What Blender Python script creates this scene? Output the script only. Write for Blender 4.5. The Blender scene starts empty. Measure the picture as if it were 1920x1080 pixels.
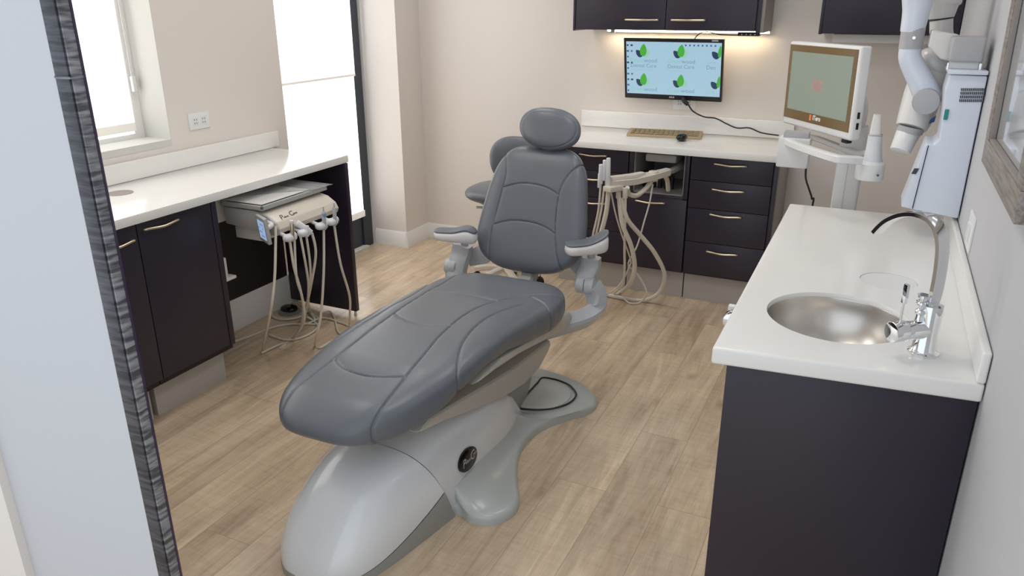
import bpy, bmesh, math, random
import numpy as np
from mathutils import Vector, Matrix
C = bpy.context.scene.collection
PI = math.pi
random.seed(4)

# ---------------------------------------------------------------- camera, world, lights, exposure
F_PX = 1430.0
PITCH, YAW, ROLL = math.radians(20.6), math.radians(25.5), math.radians(-0.2)
CAM = Vector((0, 0, 1.65))
cy, sy = math.cos(YAW), math.sin(YAW)
FWD = Vector((-sy*math.cos(PITCH), cy*math.cos(PITCH), -math.sin(PITCH)))
_r = Vector((cy, sy, 0)); _u = _r.cross(FWD)
RGT = math.cos(ROLL)*_r + math.sin(ROLL)*_u
UPV = -math.sin(ROLL)*_r + math.cos(ROLL)*_u
cam_d = bpy.data.cameras.new('camera'); cam = bpy.data.objects.new('camera', cam_d); C.objects.link(cam)
cam_d.sensor_width = 36; cam_d.lens = F_PX/1920*36; cam_d.clip_start = 0.02
m3 = Matrix((RGT, UPV, -FWD)).transposed()
cam.matrix_world = Matrix.Translation(CAM) @ m3.to_4x4()
bpy.context.scene.camera = cam

vs = bpy.context.scene.view_settings
vs.view_transform = 'Standard'; vs.look = 'None'; vs.gamma = 1.0; vs.use_curve_mapping = False
vs.exposure = 0.0
W = bpy.data.worlds.new('world'); bpy.context.scene.world = W; W.use_nodes = True
W.node_tree.nodes['Background'].inputs[0].default_value = (0.86, 0.93, 1.0, 1)
W.node_tree.nodes['Background'].inputs[1].default_value = 1.28

def area(name, loc, rot, sx, sy_, power, col):
    d = bpy.data.lights.new(name, 'AREA'); d.shape = 'RECTANGLE'; d.size = sx; d.size_y = sy_
    d.energy = power; d.color = col
    o = bpy.data.objects.new(name, d); C.objects.link(o); o.location = loc; o.rotation_euler = rot
    return o
LAMPS = [(-2.1, 2.1), (-0.75, 2.1), (-2.1, 3.5), (-0.75, 3.5)]
for k, (lx, ly) in enumerate(LAMPS):
    area('ceiling_lamp_light', (lx, ly, 2.66), (0, 0, 0), 0.56, 0.56, 5.5, (1.0, 0.99, 0.975))
BLIND_GLOW = 1.6

# ---------------------------------------------------------------- pixel -> place helpers (1920x1080 frame)
def ray(px, py): return FWD + (px-960)/F_PX*RGT - (py-540)/F_PX*UPV
def PX(px, py, x): d = ray(px, py); return CAM + d*((x-CAM.x)/d.x)
def PY(px, py, y): d = ray(px, py); return CAM + d*((y-CAM.y)/d.y)
def PZ(px, py, z): d = ray(px, py); return CAM + d*((z-CAM.z)/d.z)
def PP(px, py, p, n): d = ray(px, py); return CAM + d*((Vector(p)-CAM).dot(n)/d.dot(n))

# ---------------------------------------------------------------- materials
def lin(c): c = c/255; return c/12.92 if c <= .04045 else ((c+.055)/1.055)**2.4
def rgb(r, g, b): return (lin(r), lin(g), lin(b), 1)
def mat(name, col, rough=.5, metal=0, coat=0, bump=0, bscale=60, spec=.5, emit=0, ecol=None, alpha=1, trans=0, var=0.0):
    m = bpy.data.materials.new(name); m.use_nodes = True
    nt = m.node_tree; b = nt.nodes['Principled BSDF']
    b.inputs['Base Color'].default_value = col
    b.inputs['Roughness'].default_value = rough; b.inputs['Metallic'].default_value = metal
    b.inputs['Coat Weight'].default_value = coat; b.inputs['Coat Roughness'].default_value = .08
    b.inputs['Specular IOR Level'].default_value = spec
    b.inputs['Alpha'].default_value = alpha; b.inputs['Transmission Weight'].default_value = trans
    if emit:
        b.inputs['Emission Color'].default_value = ecol or col; b.inputs['Emission Strength'].default_value = emit
    if bump or var:
        tc = nt.nodes.new('ShaderNodeTexCoord'); n = nt.nodes.new('ShaderNodeTexNoise')
        n.inputs['Scale'].default_value = bscale; n.inputs['Detail'].default_value = 4
        nt.links.new(tc.outputs['Object'], n.inputs['Vector'])
        if bump:
            bp = nt.nodes.new('ShaderNodeBump'); bp.inputs['Strength'].default_value = bump; bp.inputs['Distance'].default_value = .004
            nt.links.new(n.outputs['Fac'], bp.inputs['Height']); nt.links.new(bp.outputs['Normal'], b.inputs['Normal'])
        if var:
            mx = nt.nodes.new('ShaderNodeMix'); mx.data_type = 'RGBA'
            mx.inputs[6].default_value = tuple(c*(1-var) for c in col[:3])+(1,); mx.inputs[7].default_value = tuple(min(1, c*(1+var)) for c in col[:3])+(1,)
            nt.links.new(n.outputs['Fac'], mx.inputs[0]); nt.links.new(mx.outputs[2], b.inputs['Base Color'])
    return m

def floor_material():
    m = bpy.data.materials.new('oak_plank_floor'); m.use_nodes = True; nt = m.node_tree; N = nt.nodes; L = nt.links
    b = N['Principled BSDF']
    geo = N.new('ShaderNodeNewGeometry'); sep = N.new('ShaderNodeSeparateXYZ'); L.new(geo.outputs['Position'], sep.inputs[0])
    cmb = N.new('ShaderNodeCombineXYZ')
    ax = N.new('ShaderNodeMath'); ax.operation = 'ADD'; ax.inputs[1].default_value = 1.643+0.19*20
    ay = N.new('ShaderNodeMath'); ay.operation = 'ADD'; ay.inputs[1].default_value = -1.46+1.22*6
    L.new(sep.outputs[0], ax.inputs[0]); L.new(sep.outputs[1], ay.inputs[0])
    L.new(ay.outputs[0], cmb.inputs[0]); L.new(ax.outputs[0], cmb.inputs[1])
    br = N.new('ShaderNodeTexBrick'); br.offset = 0.37; br.offset_frequency = 2; br.squash = 1
    br.inputs['Scale'].default_value = 1; br.inputs['Brick Width'].default_value = 1.22; br.inputs['Row Height'].default_value = .19
    br.inputs['Mortar Size'].default_value = .0008; br.inputs['Mortar Smooth'].default_value = .3
    br.inputs['Color1'].default_value = (0, 0, 0, 1); br.inputs['Color2'].default_value = (1, 1, 1, 1); br.inputs['Mortar'].default_value = (.5, .5, .5, 1)
    L.new(cmb.outputs[0], br.inputs['Vector'])
    # per plank offset of the grain
    off = N.new('ShaderNodeVectorMath'); off.operation = 'MULTIPLY_ADD'
    L.new(br.outputs['Color'], off.inputs[0]); off.inputs[1].default_value = (7.3, 3.1, 5.7); L.new(geo.outputs['Position'], off.inputs[2])
    def noise(sx, sy_, scale, detail, rough=.55, dist=0):
        mp = N.new('ShaderNodeMapping'); mp.inputs['Scale'].default_value = (sx, sy_, 1); L.new(off.outputs[0], mp.inputs['Vector'])
        n = N.new('ShaderNodeTexNoise'); n.inputs['Scale'].default_value = scale; n.inputs['Detail'].default_value = detail
        n.inputs['Roughness'].default_value = rough; n.inputs['Distortion'].default_value = dist
        L.new(mp.outputs[0], n.inputs['Vector']); return n.outputs['Fac']
    grain = noise(7, .7, 2.0, 6, .62, .9)
    cloud = noise(2.6, .9, 1.7, 4, .55, .5)
    saw = noise(6, 34, 1.5, 4, .65, .4)
    fine = noise(70, 3, 2.0, 3, .6)
    r1 = N.new('ShaderNodeValToRGB'); L.new(grain, r1.inputs[0])
    e = r1.color_ramp.elements; e[0].position = .30; e[0].color = rgb(206, 187, 163); e[1].position = .68; e[1].color = rgb(247, 231, 209)
    r2 = N.new('ShaderNodeValToRGB'); L.new(cloud, r2.inputs[0])
    e = r2.color_ramp.elements; e[0].position = .32; e[0].color = rgb(224, 219, 214); e[1].position = .66; e[1].color = rgb(255, 250, 241)
    def mul(a, bb, f, typ='MULTIPLY'):
        x = N.new('ShaderNodeMix'); x.data_type = 'RGBA'; x.blend_type = typ
        if isinstance(f, float): x.inputs[0].default_value = f
        else: L.new(f, x.inputs[0])
        L.new(a, x.inputs[6])
        if isinstance(bb, tuple): x.inputs[7].default_value = bb
        else: L.new(bb, x.inputs[7])
        return x.outputs[2]
    c = mul(r1.outputs[0], r2.outputs[0], 1.0)
    rs = N.new('ShaderNodeValToRGB'); L.new(saw, rs.inputs[0]); e = rs.color_ramp.elements
    e[0].position = .34; e[0].color = rgb(214, 204, 196); e[1].position = .56; e[1].color = (1, 1, 1, 1)
    c = mul(c, rs.outputs[0], .24)
    rf = N.new('ShaderNodeValToRGB'); L.new(fine, rf.inputs[0]); e = rf.color_ramp.elements
    e[0].position = .3; e[0].color = rgb(222, 212, 202); e[1].position = .6; e[1].color = (1, 1, 1, 1)
    c = mul(c, rf.outputs[0], .30)
    # knots
    mp = N.new('ShaderNodeMapping'); mp.inputs['Scale'].default_value = (3.2, 1.7, 1); L.new(off.outputs[0], mp.inputs['Vector'])
    vo = N.new('ShaderNodeTexVoronoi'); vo.inputs['Scale'].default_value = 1.3; L.new(mp.outputs[0], vo.inputs['Vector'])
    rk = N.new('ShaderNodeValToRGB'); L.new(vo.outputs['Distance'], rk.inputs[0]); e = rk.color_ramp.elements
    e[0].position = .02; e[0].color = rgb(165, 138, 112); e[1].position = .13; e[1].color = (1, 1, 1, 1)
    c = mul(c, rk.outputs[0], .4)
    # plank tone and joints
    rp = N.new('ShaderNodeValToRGB'); L.new(br.outputs['Color'], rp.inputs[0]); e = rp.color_ramp.elements
    e[0].color = rgb(243, 240, 238); e[1].color = (1, 1, 1, 1)
    c = mul(c, rp.outputs[0], 1.0)
    c = mul(c, rgb(150, 132, 114), br.outputs['Fac'], 'MIX')
    L.new(c, b.inputs['Base Color']); b.inputs['Roughness'].default_value = .25; b.inputs['Specular IOR Level'].default_value = .6
    bp = N.new('ShaderNodeBump'); bp.inputs['Strength'].default_value = .12; bp.inputs['Distance'].default_value = .002
    L.new(fine, bp.inputs['Height']); L.new(bp.outputs[0], b.inputs['Normal'])
    return m

def slate_material(name, c0, c1, rough):
    m = bpy.data.materials.new(name); m.use_nodes = True; nt = m.node_tree; N = nt.nodes; L = nt.links; b = N['Principled BSDF']
    geo = N.new('ShaderNodeNewGeometry'); mp = N.new('ShaderNodeMapping'); mp.inputs['Scale'].default_value = (14, 14, 120); L.new(geo.outputs['Position'], mp.inputs['Vector'])
    n = N.new('ShaderNodeTexNoise'); n.inputs['Scale'].default_value = 1.0; n.inputs['Detail'].default_value = 5; L.new(mp.outputs[0], n.inputs['Vector'])
    r = N.new('ShaderNodeValToRGB'); L.new(n.outputs['Fac'], r.inputs[0]); e = r.color_ramp.elements
    e[0].position = .4; e[0].color = c0; e[1].position = .62; e[1].color = c1; L.new(r.outputs[0], b.inputs['Base Color'])
    b.inputs['Roughness'].default_value = rough
    bp = N.new('ShaderNodeBump'); bp.inputs['Strength'].default_value = .5; bp.inputs['Distance'].default_value = .003
    L.new(n.outputs['Fac'], bp.inputs['Height']); L.new(bp.outputs[0], b.inputs['Normal'])
    return m

def wood_grey(name, c0, c1, scale=(40, 40, 4)):
    m = bpy.data.materials.new(name); m.use_nodes = True; nt = m.node_tree; N = nt.nodes; L = nt.links; b = N['Principled BSDF']
    tc = N.new('ShaderNodeTexCoord'); mp = N.new('ShaderNodeMapping'); mp.inputs['Scale'].default_value = scale; L.new(tc.outputs['Object'], mp.inputs['Vector'])
    n = N.new('ShaderNodeTexNoise'); n.inputs['Scale'].default_value = 2; n.inputs['Detail'].default_value = 5; L.new(mp.outputs[0], n.inputs['Vector'])
    r = N.new('ShaderNodeValToRGB'); L.new(n.outputs['Fac'], r.inputs[0]); e = r.color_ramp.elements
    e[0].position = .35; e[0].color = c0; e[1].position = .65; e[1].color = c1; L.new(r.outputs[0], b.inputs['Base Color']); b.inputs['Roughness'].default_value = .45
    return m

def screen_material(name, col, strength):
    m = bpy.data.materials.new(name); m.use_nodes = True; b = m.node_tree.nodes['Principled BSDF']
    b.inputs['Base Color'].default_value = (.01, .01, .01, 1); b.inputs['Roughness'].default_value = .3
    b.inputs['Emission Color'].default_value = col; b.inputs['Emission Strength'].default_value = strength
    return m

M = {}
M['wall'] = mat('beige_wall_paint', rgb(229, 222, 216), .85, bump=.05, bscale=220)
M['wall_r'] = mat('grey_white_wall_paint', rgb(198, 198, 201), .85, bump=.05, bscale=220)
M['white_wall'] = mat('white_wall_paint', rgb(197, 199, 204), .8, bump=.04, bscale=220)
M['ceil'] = mat('ceiling_paint', rgb(240, 240, 238), .9)
M['reveal'] = mat('reveal_paint', rgb(212, 212, 207), .8)
M['trim'] = mat('white_trim_paint', rgb(238, 236, 234), .4)
M['floor'] = floor_material()
M['quartz'] = mat('white_quartz', rgb(240, 239, 236), .22, var=.015, bscale=14, coat=.2)
M['dark'] = mat('dark_aubergine_laminate', rgb(45, 39, 53), .34, var=.06, bscale=90)
M['dark_in'] = mat('dark_carcass', rgb(34, 28, 30), .5)
M['end_grey'] = mat('grey_end_panel', rgb(150, 142, 136), .45)
M['toe'] = mat('grey_toe_kick', rgb(186, 180, 174), .42)
M['champ'] = mat('champagne_metal', rgb(222, 208, 182), .28, 1)
M['chrome'] = mat('chrome', rgb(232, 234, 236), .05, 1)
M['steel'] = mat('brushed_steel', rgb(205, 200, 194), .3, 1, bump=.03, bscale=300)
M['leather'] = mat('grey_leather', rgb(104, 109, 117), .34, bump=.06, bscale=420, spec=.5)
M['leather_side'] = M['leather']
M['shell'] = mat('grey_gloss_shell', rgb(230, 233, 236), .2, coat=.5)
M['skirt'] = mat('dark_grey_plastic', rgb(158, 159, 155), .35)
M['plate'] = mat('mid_grey_plastic', rgb(184, 188, 186), .3, coat=.2)
M['pan'] = mat('warm_grey_plastic', rgb(196, 192, 185), .35)
M['arm'] = mat('cool_grey_plastic', rgb(190, 194, 200), .32, coat=.2)
M['armwhite'] = mat('off_white_plastic', rgb(226, 224, 222), .3, coat=.2)
M['cream'] = mat('cream_plastic', rgb(214, 206, 194), .35, coat=.1)
M['hose'] = mat('cream_hose', rgb(220, 212, 198), .45)
M['white'] = mat('white_plastic', rgb(232, 232, 232), .3)
M['holder'] = mat('bluish_white_plastic', rgb(222, 224, 228), .3)
M['xray'] = mat('cool_white_enamel', rgb(222, 229, 242), .3, coat=.2)
M['greyband'] = mat('grey_collar', rgb(178, 178, 182), .35)
M['black'] = mat('black_plastic', rgb(22, 22, 26), .4)
M['gloss_black'] = mat('glossy_black', rgb(14, 14, 16), .15)
M['dgrey'] = mat('dark_slot', rgb(60, 62, 72), .5)
M['frame_dark'] = mat('dark_bronze_frame', rgb(44, 50, 62), .4)
M['tray'] = mat('grey_tray', rgb(176, 176, 176), .35)
M['clear'] = mat('clear_cover', rgb(215, 220, 224), .12, trans=.6, alpha=.55)
M['paper'] = mat('plate_white', rgb(236, 236, 236), .35)
M['tan'] = mat('tan_keyboard_cover', rgb(176, 156, 124), .5, bump=.2, bscale=120, var=.08)
M['blue'] = mat('blue_grip', rgb(110, 160, 200), .4)
M['pink'] = mat('pink_tab', rgb(240, 110, 140), .5)
M['teal'] = mat('teal_tab', rgb(40, 140, 140), .5)
M['navytab'] = mat('navy_tab', rgb(40, 80, 140), .5)
M['bezel'] = mat('bronze_glass_bezel', rgb(112, 88, 44), .12, coat=.6)
M['niche'] = mat('niche_plastic', rgb(150, 148, 146), .4)
M['glass'] = mat('picture_glass', rgb(206, 210, 216), .03, coat=1.0, spec=.9)
M['pane'] = mat('window_pane_glow', rgb(235, 245, 255), .1, emit=1.6, ecol=(.9, .96, 1, 1))
M['greyframe'] = wood_grey('grey_wood_frame', rgb(122, 114, 108), rgb(158, 150, 144), (60, 4, 60))
M['slate'] = slate_material('dark_slate', rgb(32, 33, 42), rgb(74, 75, 84), .42)
M['slate2'] = slate_material('slate_sheen_and_joint', rgb(74, 75, 82), rgb(150, 152, 156), .36)  # lighter copy of the dark slate, reflections put into its colour; also the joint
M['darkedge'] = mat('dark_metal_edge', rgb(58, 46, 72), .35)
M['lamp'] = mat('lamp_diffuser', rgb(255, 255, 255), .5, emit=1.5, ecol=(1, .95, .88, 1))
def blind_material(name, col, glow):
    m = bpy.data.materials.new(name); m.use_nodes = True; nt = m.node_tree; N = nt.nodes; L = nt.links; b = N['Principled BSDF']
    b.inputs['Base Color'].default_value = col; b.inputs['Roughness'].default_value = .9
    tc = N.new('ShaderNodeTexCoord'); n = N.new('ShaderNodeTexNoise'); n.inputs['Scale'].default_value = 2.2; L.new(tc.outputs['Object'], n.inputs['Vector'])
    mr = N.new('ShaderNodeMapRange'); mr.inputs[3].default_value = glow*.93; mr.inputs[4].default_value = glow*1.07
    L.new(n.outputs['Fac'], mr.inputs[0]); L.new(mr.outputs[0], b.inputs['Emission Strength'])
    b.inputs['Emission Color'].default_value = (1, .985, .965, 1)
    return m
M['blind'] = blind_material('daylit_blind_cloth', rgb(240, 238, 232), BLIND_GLOW)  # emission stands in for daylight coming through the cloth
M['blind_edge'] = mat('blind_hem_cloth', rgb(214, 208, 196), .8, emit=.30, ecol=(1, .98, .96, 1))  # faint emission, daylight put into the hem and rail
M['led'] = mat('warm_led', (1, .9, .75, 1), .5, emit=22, ecol=(1, .8, .54, 1))
M['scr'] = screen_material('screen_pale_blue', rgb(166, 200, 220), .95)
M['scr_leaf'] = screen_material('screen_green', rgb(70, 172, 60), .95)
M['scr_pale'] = screen_material('screen_pale_green', rgb(150, 205, 185), .95)
M['scr_navy'] = screen_material('screen_navy', rgb(36, 62, 88), .95)
M['scr_txt'] = screen_material('screen_grey_text', rgb(120, 152, 178), .95)
M['scr_txt2'] = screen_material('screen_green_text', rgb(140, 200, 190), .95)
M['scr_icon'] = screen_material('screen_icon', rgb(80, 100, 140), .9)
M['scr2'] = screen_material('screen_sage', rgb(140, 152, 136), .8)
M['scr2_pink'] = screen_material('screen_pink', rgb(168, 140, 130), .8)
M['scr3'] = screen_material('touch_screen_blue', rgb(150, 180, 222), .9)
M['silver_txt'] = mat('silver_lettering', rgb(200, 200, 204), .3, .6)
M['dark_txt'] = mat('dark_lettering', rgb(60, 48, 36), .5)
M['orange'] = mat('orange_mark', rgb(226, 110, 50), .5, emit=.3, ecol=rgb(226, 110, 50))

# ---------------------------------------------------------------- object helpers
def tag(o, label=None, cat=None, group=None, kind=None):
    if label: o['label'] = label
    if cat: o['category'] = cat
    if group: o['group'] = group
    if kind: o['kind'] = kind
    return o
def thing(name, loc, label, cat, group=None):
    o = bpy.data.objects.new(name, None); o.empty_display_size = .05; C.objects.link(o); o.location = loc
    return tag(o, label, cat, group)
def root_loc(o):
    v = Vector((0, 0, 0))
    while o is not None: v += Vector(o.location); o = o.parent
    return v
def catmull(pts, n=8, closed=False):
    pts = [Vector(p) for p in pts]; out = []; k = len(pts)
    segs = k if closed else k-1
    for i in range(segs):
        if closed: a, b, c, d = pts[(i-1) % k], pts[i], pts[(i+1) % k], pts[(i+2) % k]
        else: a, b, c, d = pts[max(i-1, 0)], pts[i], pts[i+1], pts[min(i+2, k-1)]
        for j in range(n):
            t = j/n
            out.append(.5*((2*b)+(c-a)*t+(2*a-5*b+4*c-d)*t*t+(3*b-a-3*c+d)*t**3))
    if not closed: out.append(pts[-1])
    return out
class MB:
    def __init__(s): s.bm = bmesh.new()
    def _bev(s, faces, w, seg=2):
        if w <= 0: return
        es = list({e for f in faces for e in f.edges})
        bmesh.ops.bevel(s.bm, geom=es, offset=w, segments=seg, affect='EDGES', profile=.6, clamp_overlap=True)
    def obox(s, c, ax, half, bev=0, seg=2):
        c = Vector(c); ax = [Vector(a).normalized() for a in ax]; vs_ = []
        for i in (-1, 1):
            for j in (-1, 1):
                for k in (-1, 1): vs_.append(s.bm.verts.new(c+ax[0]*half[0]*i+ax[1]*half[1]*j+ax[2]*half[2]*k))
        idx = [(0, 1, 3, 2), (4, 6, 7, 5), (0, 4, 5, 1), (2, 3, 7, 6), (0, 2, 6, 4), (1, 5, 7, 3)]
        fs = [s.bm.faces.new([vs_[i] for i in f]) for f in idx]
        bmesh.ops.recalc_face_normals(s.bm, faces=fs); s._bev(fs, bev, seg); return s
    def box(s, x0, x1, y0, y1, z0, z1, bev=0, seg=2):
        return s.obox(((x0+x1)/2, (y0+y1)/2, (z0+z1)/2), ((1, 0, 0), (0, 1, 0), (0, 0, 1)), (abs(x1-x0)/2, abs(y1-y0)/2, abs(z1-z0)/2), bev, seg)
    def loft(s, rings, cap=True, closed=False):
        R_ = [[s.bm.verts.new(p) for p in r] for r in rings]; n = len(R_[0]); fs = []
        k = len(R_)
        for i in range(k if closed else k-1):
            a, b = R_[i], R_[(i+1) % k]
            for j in range(n): fs.append(s.bm.faces.new((a[j], a[(j+1) % n], b[(j+1) % n], b[j])))
        if cap and not closed:
            fs.append(s.bm.faces.new(R_[0][::-1])); fs.append(s.bm.faces.new(R_[-1]))
        bmesh.ops.recalc_face_normals(s.bm, faces=fs); return s
    def tube(s, pts, r, seg=8, smooth=8, closed=False, rect=None, upv=None):
        P = catmull(pts, smooth, closed) if smooth else [Vector(p) for p in pts]
        q = [P[0]]
        for p in P[1:]:
            if (p-q[-1]).length > 1e-5: q.append(p)
        P = q; n = len(P); rings = []; prev = None
        for i, p in enumerate(P):
            if closed: t = (P[(i+1) % n]-P[i-1]).normalized()
            else: t = (P[min(i+1, n-1)]-P[max(i-1, 0)]).normalized()
            if upv is not None: a = Vector(upv)
            elif prev is None: a = Vector((0, 0, 1)) if abs(t.z) < .9 else Vector((1, 0, 0))
            else: a = prev
            a = (a-t*a.dot(t)).normalized(); b = t.cross(a); prev = a
            rr = float(np.interp(i/max(1, n-1)*(len(r)-1), range(len(r)), r)) if isinstance(r, (list, tuple)) else r
            if rect: rings.append([p+a*rect[0]*u+b*rect[1]*v for u, v in ((1, .7), (.7, 1), (-.7, 1), (-1, .7), (-1, -.7), (-.7, -1), (.7, -1), (1, -.7))])
            else: rings.append([p+(a*math.cos(2*PI*k/seg)+b*math.sin(2*PI*k/seg))*rr for k in range(seg)])
        return s.loft(rings, closed=closed)
    def cyl(s, p0, p1, r0, r1=None, seg=28, bev=0):
        p0, p1 = Vector(p0), Vector(p1); r1 = r0 if r1 is None else r1; t = (p1-p0).normalized()
        a = Vector((0, 0, 1)) if abs(t.z) < .9 else Vector((1, 0, 0)); a = (a-t*a.dot(t)).normalized(); b = t.cross(a); L = (p1-p0).length
        def ring(d, r): return [p0+t*d+(a*math.cos(2*PI*k/seg)+b*math.sin(2*PI*k/seg))*r for k in range(seg)]
        if bev: rs = [ring(0, r0-bev), ring(bev*.3, r0-bev*.3), ring(bev, r0), ring(L-bev, r1), ring(L-bev*.3, r1-bev*.3), ring(L, r1-bev)]
        else: rs = [ring(0, r0), ring(L, r1)]
        return s.loft(rs)
    def lathe(s, c, prof, seg=40, axis=(0, 0, 1), sx=1, sy_=1, cap=True):
        c = Vector(c); t = Vector(axis).normalized()
        a = Vector((1, 0, 0)) if abs(t.x) < .9 else Vector((0, 1, 0)); a = (a-t*a.dot(t)).normalized(); b = t.cross(a)
        return s.loft([[c+t*z+(a*math.cos(2*PI*k/seg)*sx+b*math.sin(2*PI*k/seg)*sy_)*r for k in range(seg)] for r, z in prof], cap=cap)
    def prism(s, poly, vec, bev=0, seg=2):
        vec = Vector(vec); A = [s.bm.verts.new(Vector(p)) for p in poly]; B_ = [s.bm.verts.new(Vector(p)+vec) for p in poly]; n = len(A)
        fs = [s.bm.faces.new(A), s.bm.faces.new(B_[::-1])]
        for i in range(n): fs.append(s.bm.faces.new((A[i], B_[i], B_[(i+1) % n], A[(i+1) % n])))
        bmesh.ops.recalc_face_normals(s.bm, faces=fs); s._bev(fs, bev, seg); return s
    def ell(s, c, rad, ax=((1, 0, 0), (0, 1, 0), (0, 0, 1)), n=2.0, nu=32, nv=20):
        c = Vector(c); ax = [Vector(a).normalized() for a in ax]; rings = []
        def pw(v): return math.copysign(abs(v)**(2/n), v)
        for i in range(nv+1):
            ph = -PI/2+PI*(i+.02*(i == 0)-.02*(i == nv))/nv
            rings.append([c+ax[0]*rad[0]*pw(math.cos(ph))*pw(math.cos(2*PI*k/nu))+ax[1]*rad[1]*pw(math.cos(ph))*pw(math.sin(2*PI*k/nu))+ax[2]*rad[2]*pw(math.sin(ph)) for k in range(nu)])
        return s.loft(rings)
    def grid(s, rows, flip=False):
        R_ = [[s.bm.verts.new(p) for p in r] for r in rows]
        for i in range(len(R_)-1):
            for j in range(len(R_[0])-1): s.bm.faces.new((R_[i][j], R_[i][j+1], R_[i+1][j+1], R_[i+1][j]))
        return s
    def poly(s, pts): s.bm.faces.new([s.bm.verts.new(Vector(p)) for p in pts]); return s
    def build(s, name, m, parent=None, loc=None, smooth=True, angle=38, label=None):
        me = bpy.data.meshes.new(name); o = bpy.data.objects.new(name, me)
        if parent is not None: base = root_loc(parent); o.parent = parent
        else:
            if loc is None:
                xs = [v.co for v in s.bm.verts]
                loc = ((min(v.x for v in xs)+max(v.x for v in xs))/2, (min(v.y for v in xs)+max(v.y for v in xs))/2, min(v.z for v in xs))
            base = Vector(loc); o.location = base
        bmesh.ops.translate(s.bm, verts=s.bm.verts, vec=-base)
        if smooth:
            lim = math.radians(angle)
            for f in s.bm.faces: f.smooth = True
            for e in s.bm.edges:
                e.smooth = not (len(e.link_faces) == 2 and e.calc_face_angle(0) > lim)
        s.bm.to_mesh(me); s.bm.free(); me.materials.append(m); C.objects.link(o)
        if label: o['label'] = label
        return o
def struct(name, mb, m, loc=None): o = mb.build(name, m, None, loc); o['kind'] = 'structure'; return o
def text_mesh(name, s, size, origin, xa, ya, m, parent, shear=0, align='LEFT', depth=.0004, bold=0):
    cu = bpy.data.curves.new(name, 'FONT'); cu.body = s; cu.size = size; cu.shear = shear; cu.align_x = align; cu.extrude = depth; cu.offset = bold; cu.resolution_u = 3
    tmp = bpy.data.objects.new(name, cu); C.objects.link(tmp); bpy.context.view_layer.update()
    me = bpy.data.meshes.new_from_object(tmp.evaluated_get(bpy.context.evaluated_depsgraph_get()))
    bpy.data.objects.remove(tmp)
    me.materials.clear(); me.materials.append(m)
    xa, ya = Vector(xa).normalized(), Vector(ya).normalized(); za = xa.cross(ya)
    T = Matrix((xa, ya, za)).transposed().to_4x4(); T.translation = Vector(origin)-root_loc(parent)
    me.transform(T); me.name = name
    o = bpy.data.objects.new(name, me); o.parent = parent; C.objects.link(o); return o
def boolean(o, cutters):
    for c in cutters:
        md = o.modifiers.new('cut', 'BOOLEAN'); md.operation = 'DIFFERENCE'; md.object = c; md.solver = 'EXACT'
    bpy.context.view_layer.update()
    me = bpy.data.meshes.new_from_object(o.evaluated_get(bpy.context.evaluated_depsgraph_get()))
    o.modifiers.clear(); old = o.data; o.data = me; me.name = o.name; bpy.data.meshes.remove(old)
    for c in cutters: bpy.data.objects.remove(c)

# ================================================================ THE ROOM
XL, XR, YB, YF, ZC = -3.02, 0.282, 4.69, 0.90, 2.70
XW = -3.20                                   # plane of the glazing on the left side
struct('floor', MB().box(-3.4, 2.2, -1.2, 4.8, -.05, 0), M['floor'])
struct('ceiling', MB().box(-3.4, .5, .75, 4.8, ZC, ZC+.05), M['ceil'])
struct('wall_back', MB().box(-3.4, .45, YB, YB+.1, 0, ZC), M['wall'])
struct('wall_right', MB().box(XR, XR+.1, .3, YB, 0, ZC), M['wall_r'])
WY0, WY1, WZ0, WZ1 = 1.25, 2.585, 1.045, 2.35
mb = MB()
for b in ((YF, WY0, 0, ZC), (WY1, 3.382, 0, ZC), (WY0, WY1, 0, WZ0-.03), (WY0, WY1, WZ1, ZC)):
    mb.box(XW-.03, XL, b[0], b[1], b[2], b[3])
struct('wall_left', mb, M['wall'])
mb = MB(); mb.box(XW-.02, XL+.002, WY0, WY1, WZ0-.03, WZ0); mb.box(XW-.02, XL+.001, WY1-.002, WY1+.0005, WZ0, WZ1)
w1 = struct('window_1', mb, M['reveal'])
mb = MB(); mb.box(XW-.02, XW+.01, WY1-.055, WY1-.002, WZ0, WZ1); mb.box(XW-.02, XW+.01, WY0, WY1-.055, WZ0, WZ0+.022); mb.box(XW-.02, XW+.01, WY0, WY1-.055, WZ1-.04, WZ1)
mb.build('window_frame', M['trim'], w1)
mb = MB(); mb.box(XW-.03, XW-.02, WY0, WY1, WZ0, WZ1); mb.build('pane', M['pane'], w1)
# far glazing, beyond the end of the left wall
mb = MB(); mb.box(XW-.06, XW, 4.265, 4.37, 0, ZC, .004); mb.box(XW-.06, XW, 3.382, 3.42, 0, ZC); mb.box(XW-.06, XW-.012, 3.42, 4.265, 0, .27); mb.box(XW-.06, XW-.02, 3.42, 4.265, 2.55, ZC); mb.box(XW-.05, XW-.02, 3.42, 4.265, 1.19, 1.23)
w2 = struct('window_2', mb, M['frame_dark'])
mb = MB(); mb.box(XW-.055, XW-.05, 3.42, 4.265, .27, 2.55); mb.build('pane', M['pane'], w2)
mb = MB(); mb.box(XW-.05, XW+.03, 3.42, 4.28, 0, .018, .004); mb.build('window_sill', M['reveal'], w2)
struct('wall_corner', MB().box(-3.4, -2.93, 4.40, YB, 0, ZC), M['wall'])
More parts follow.
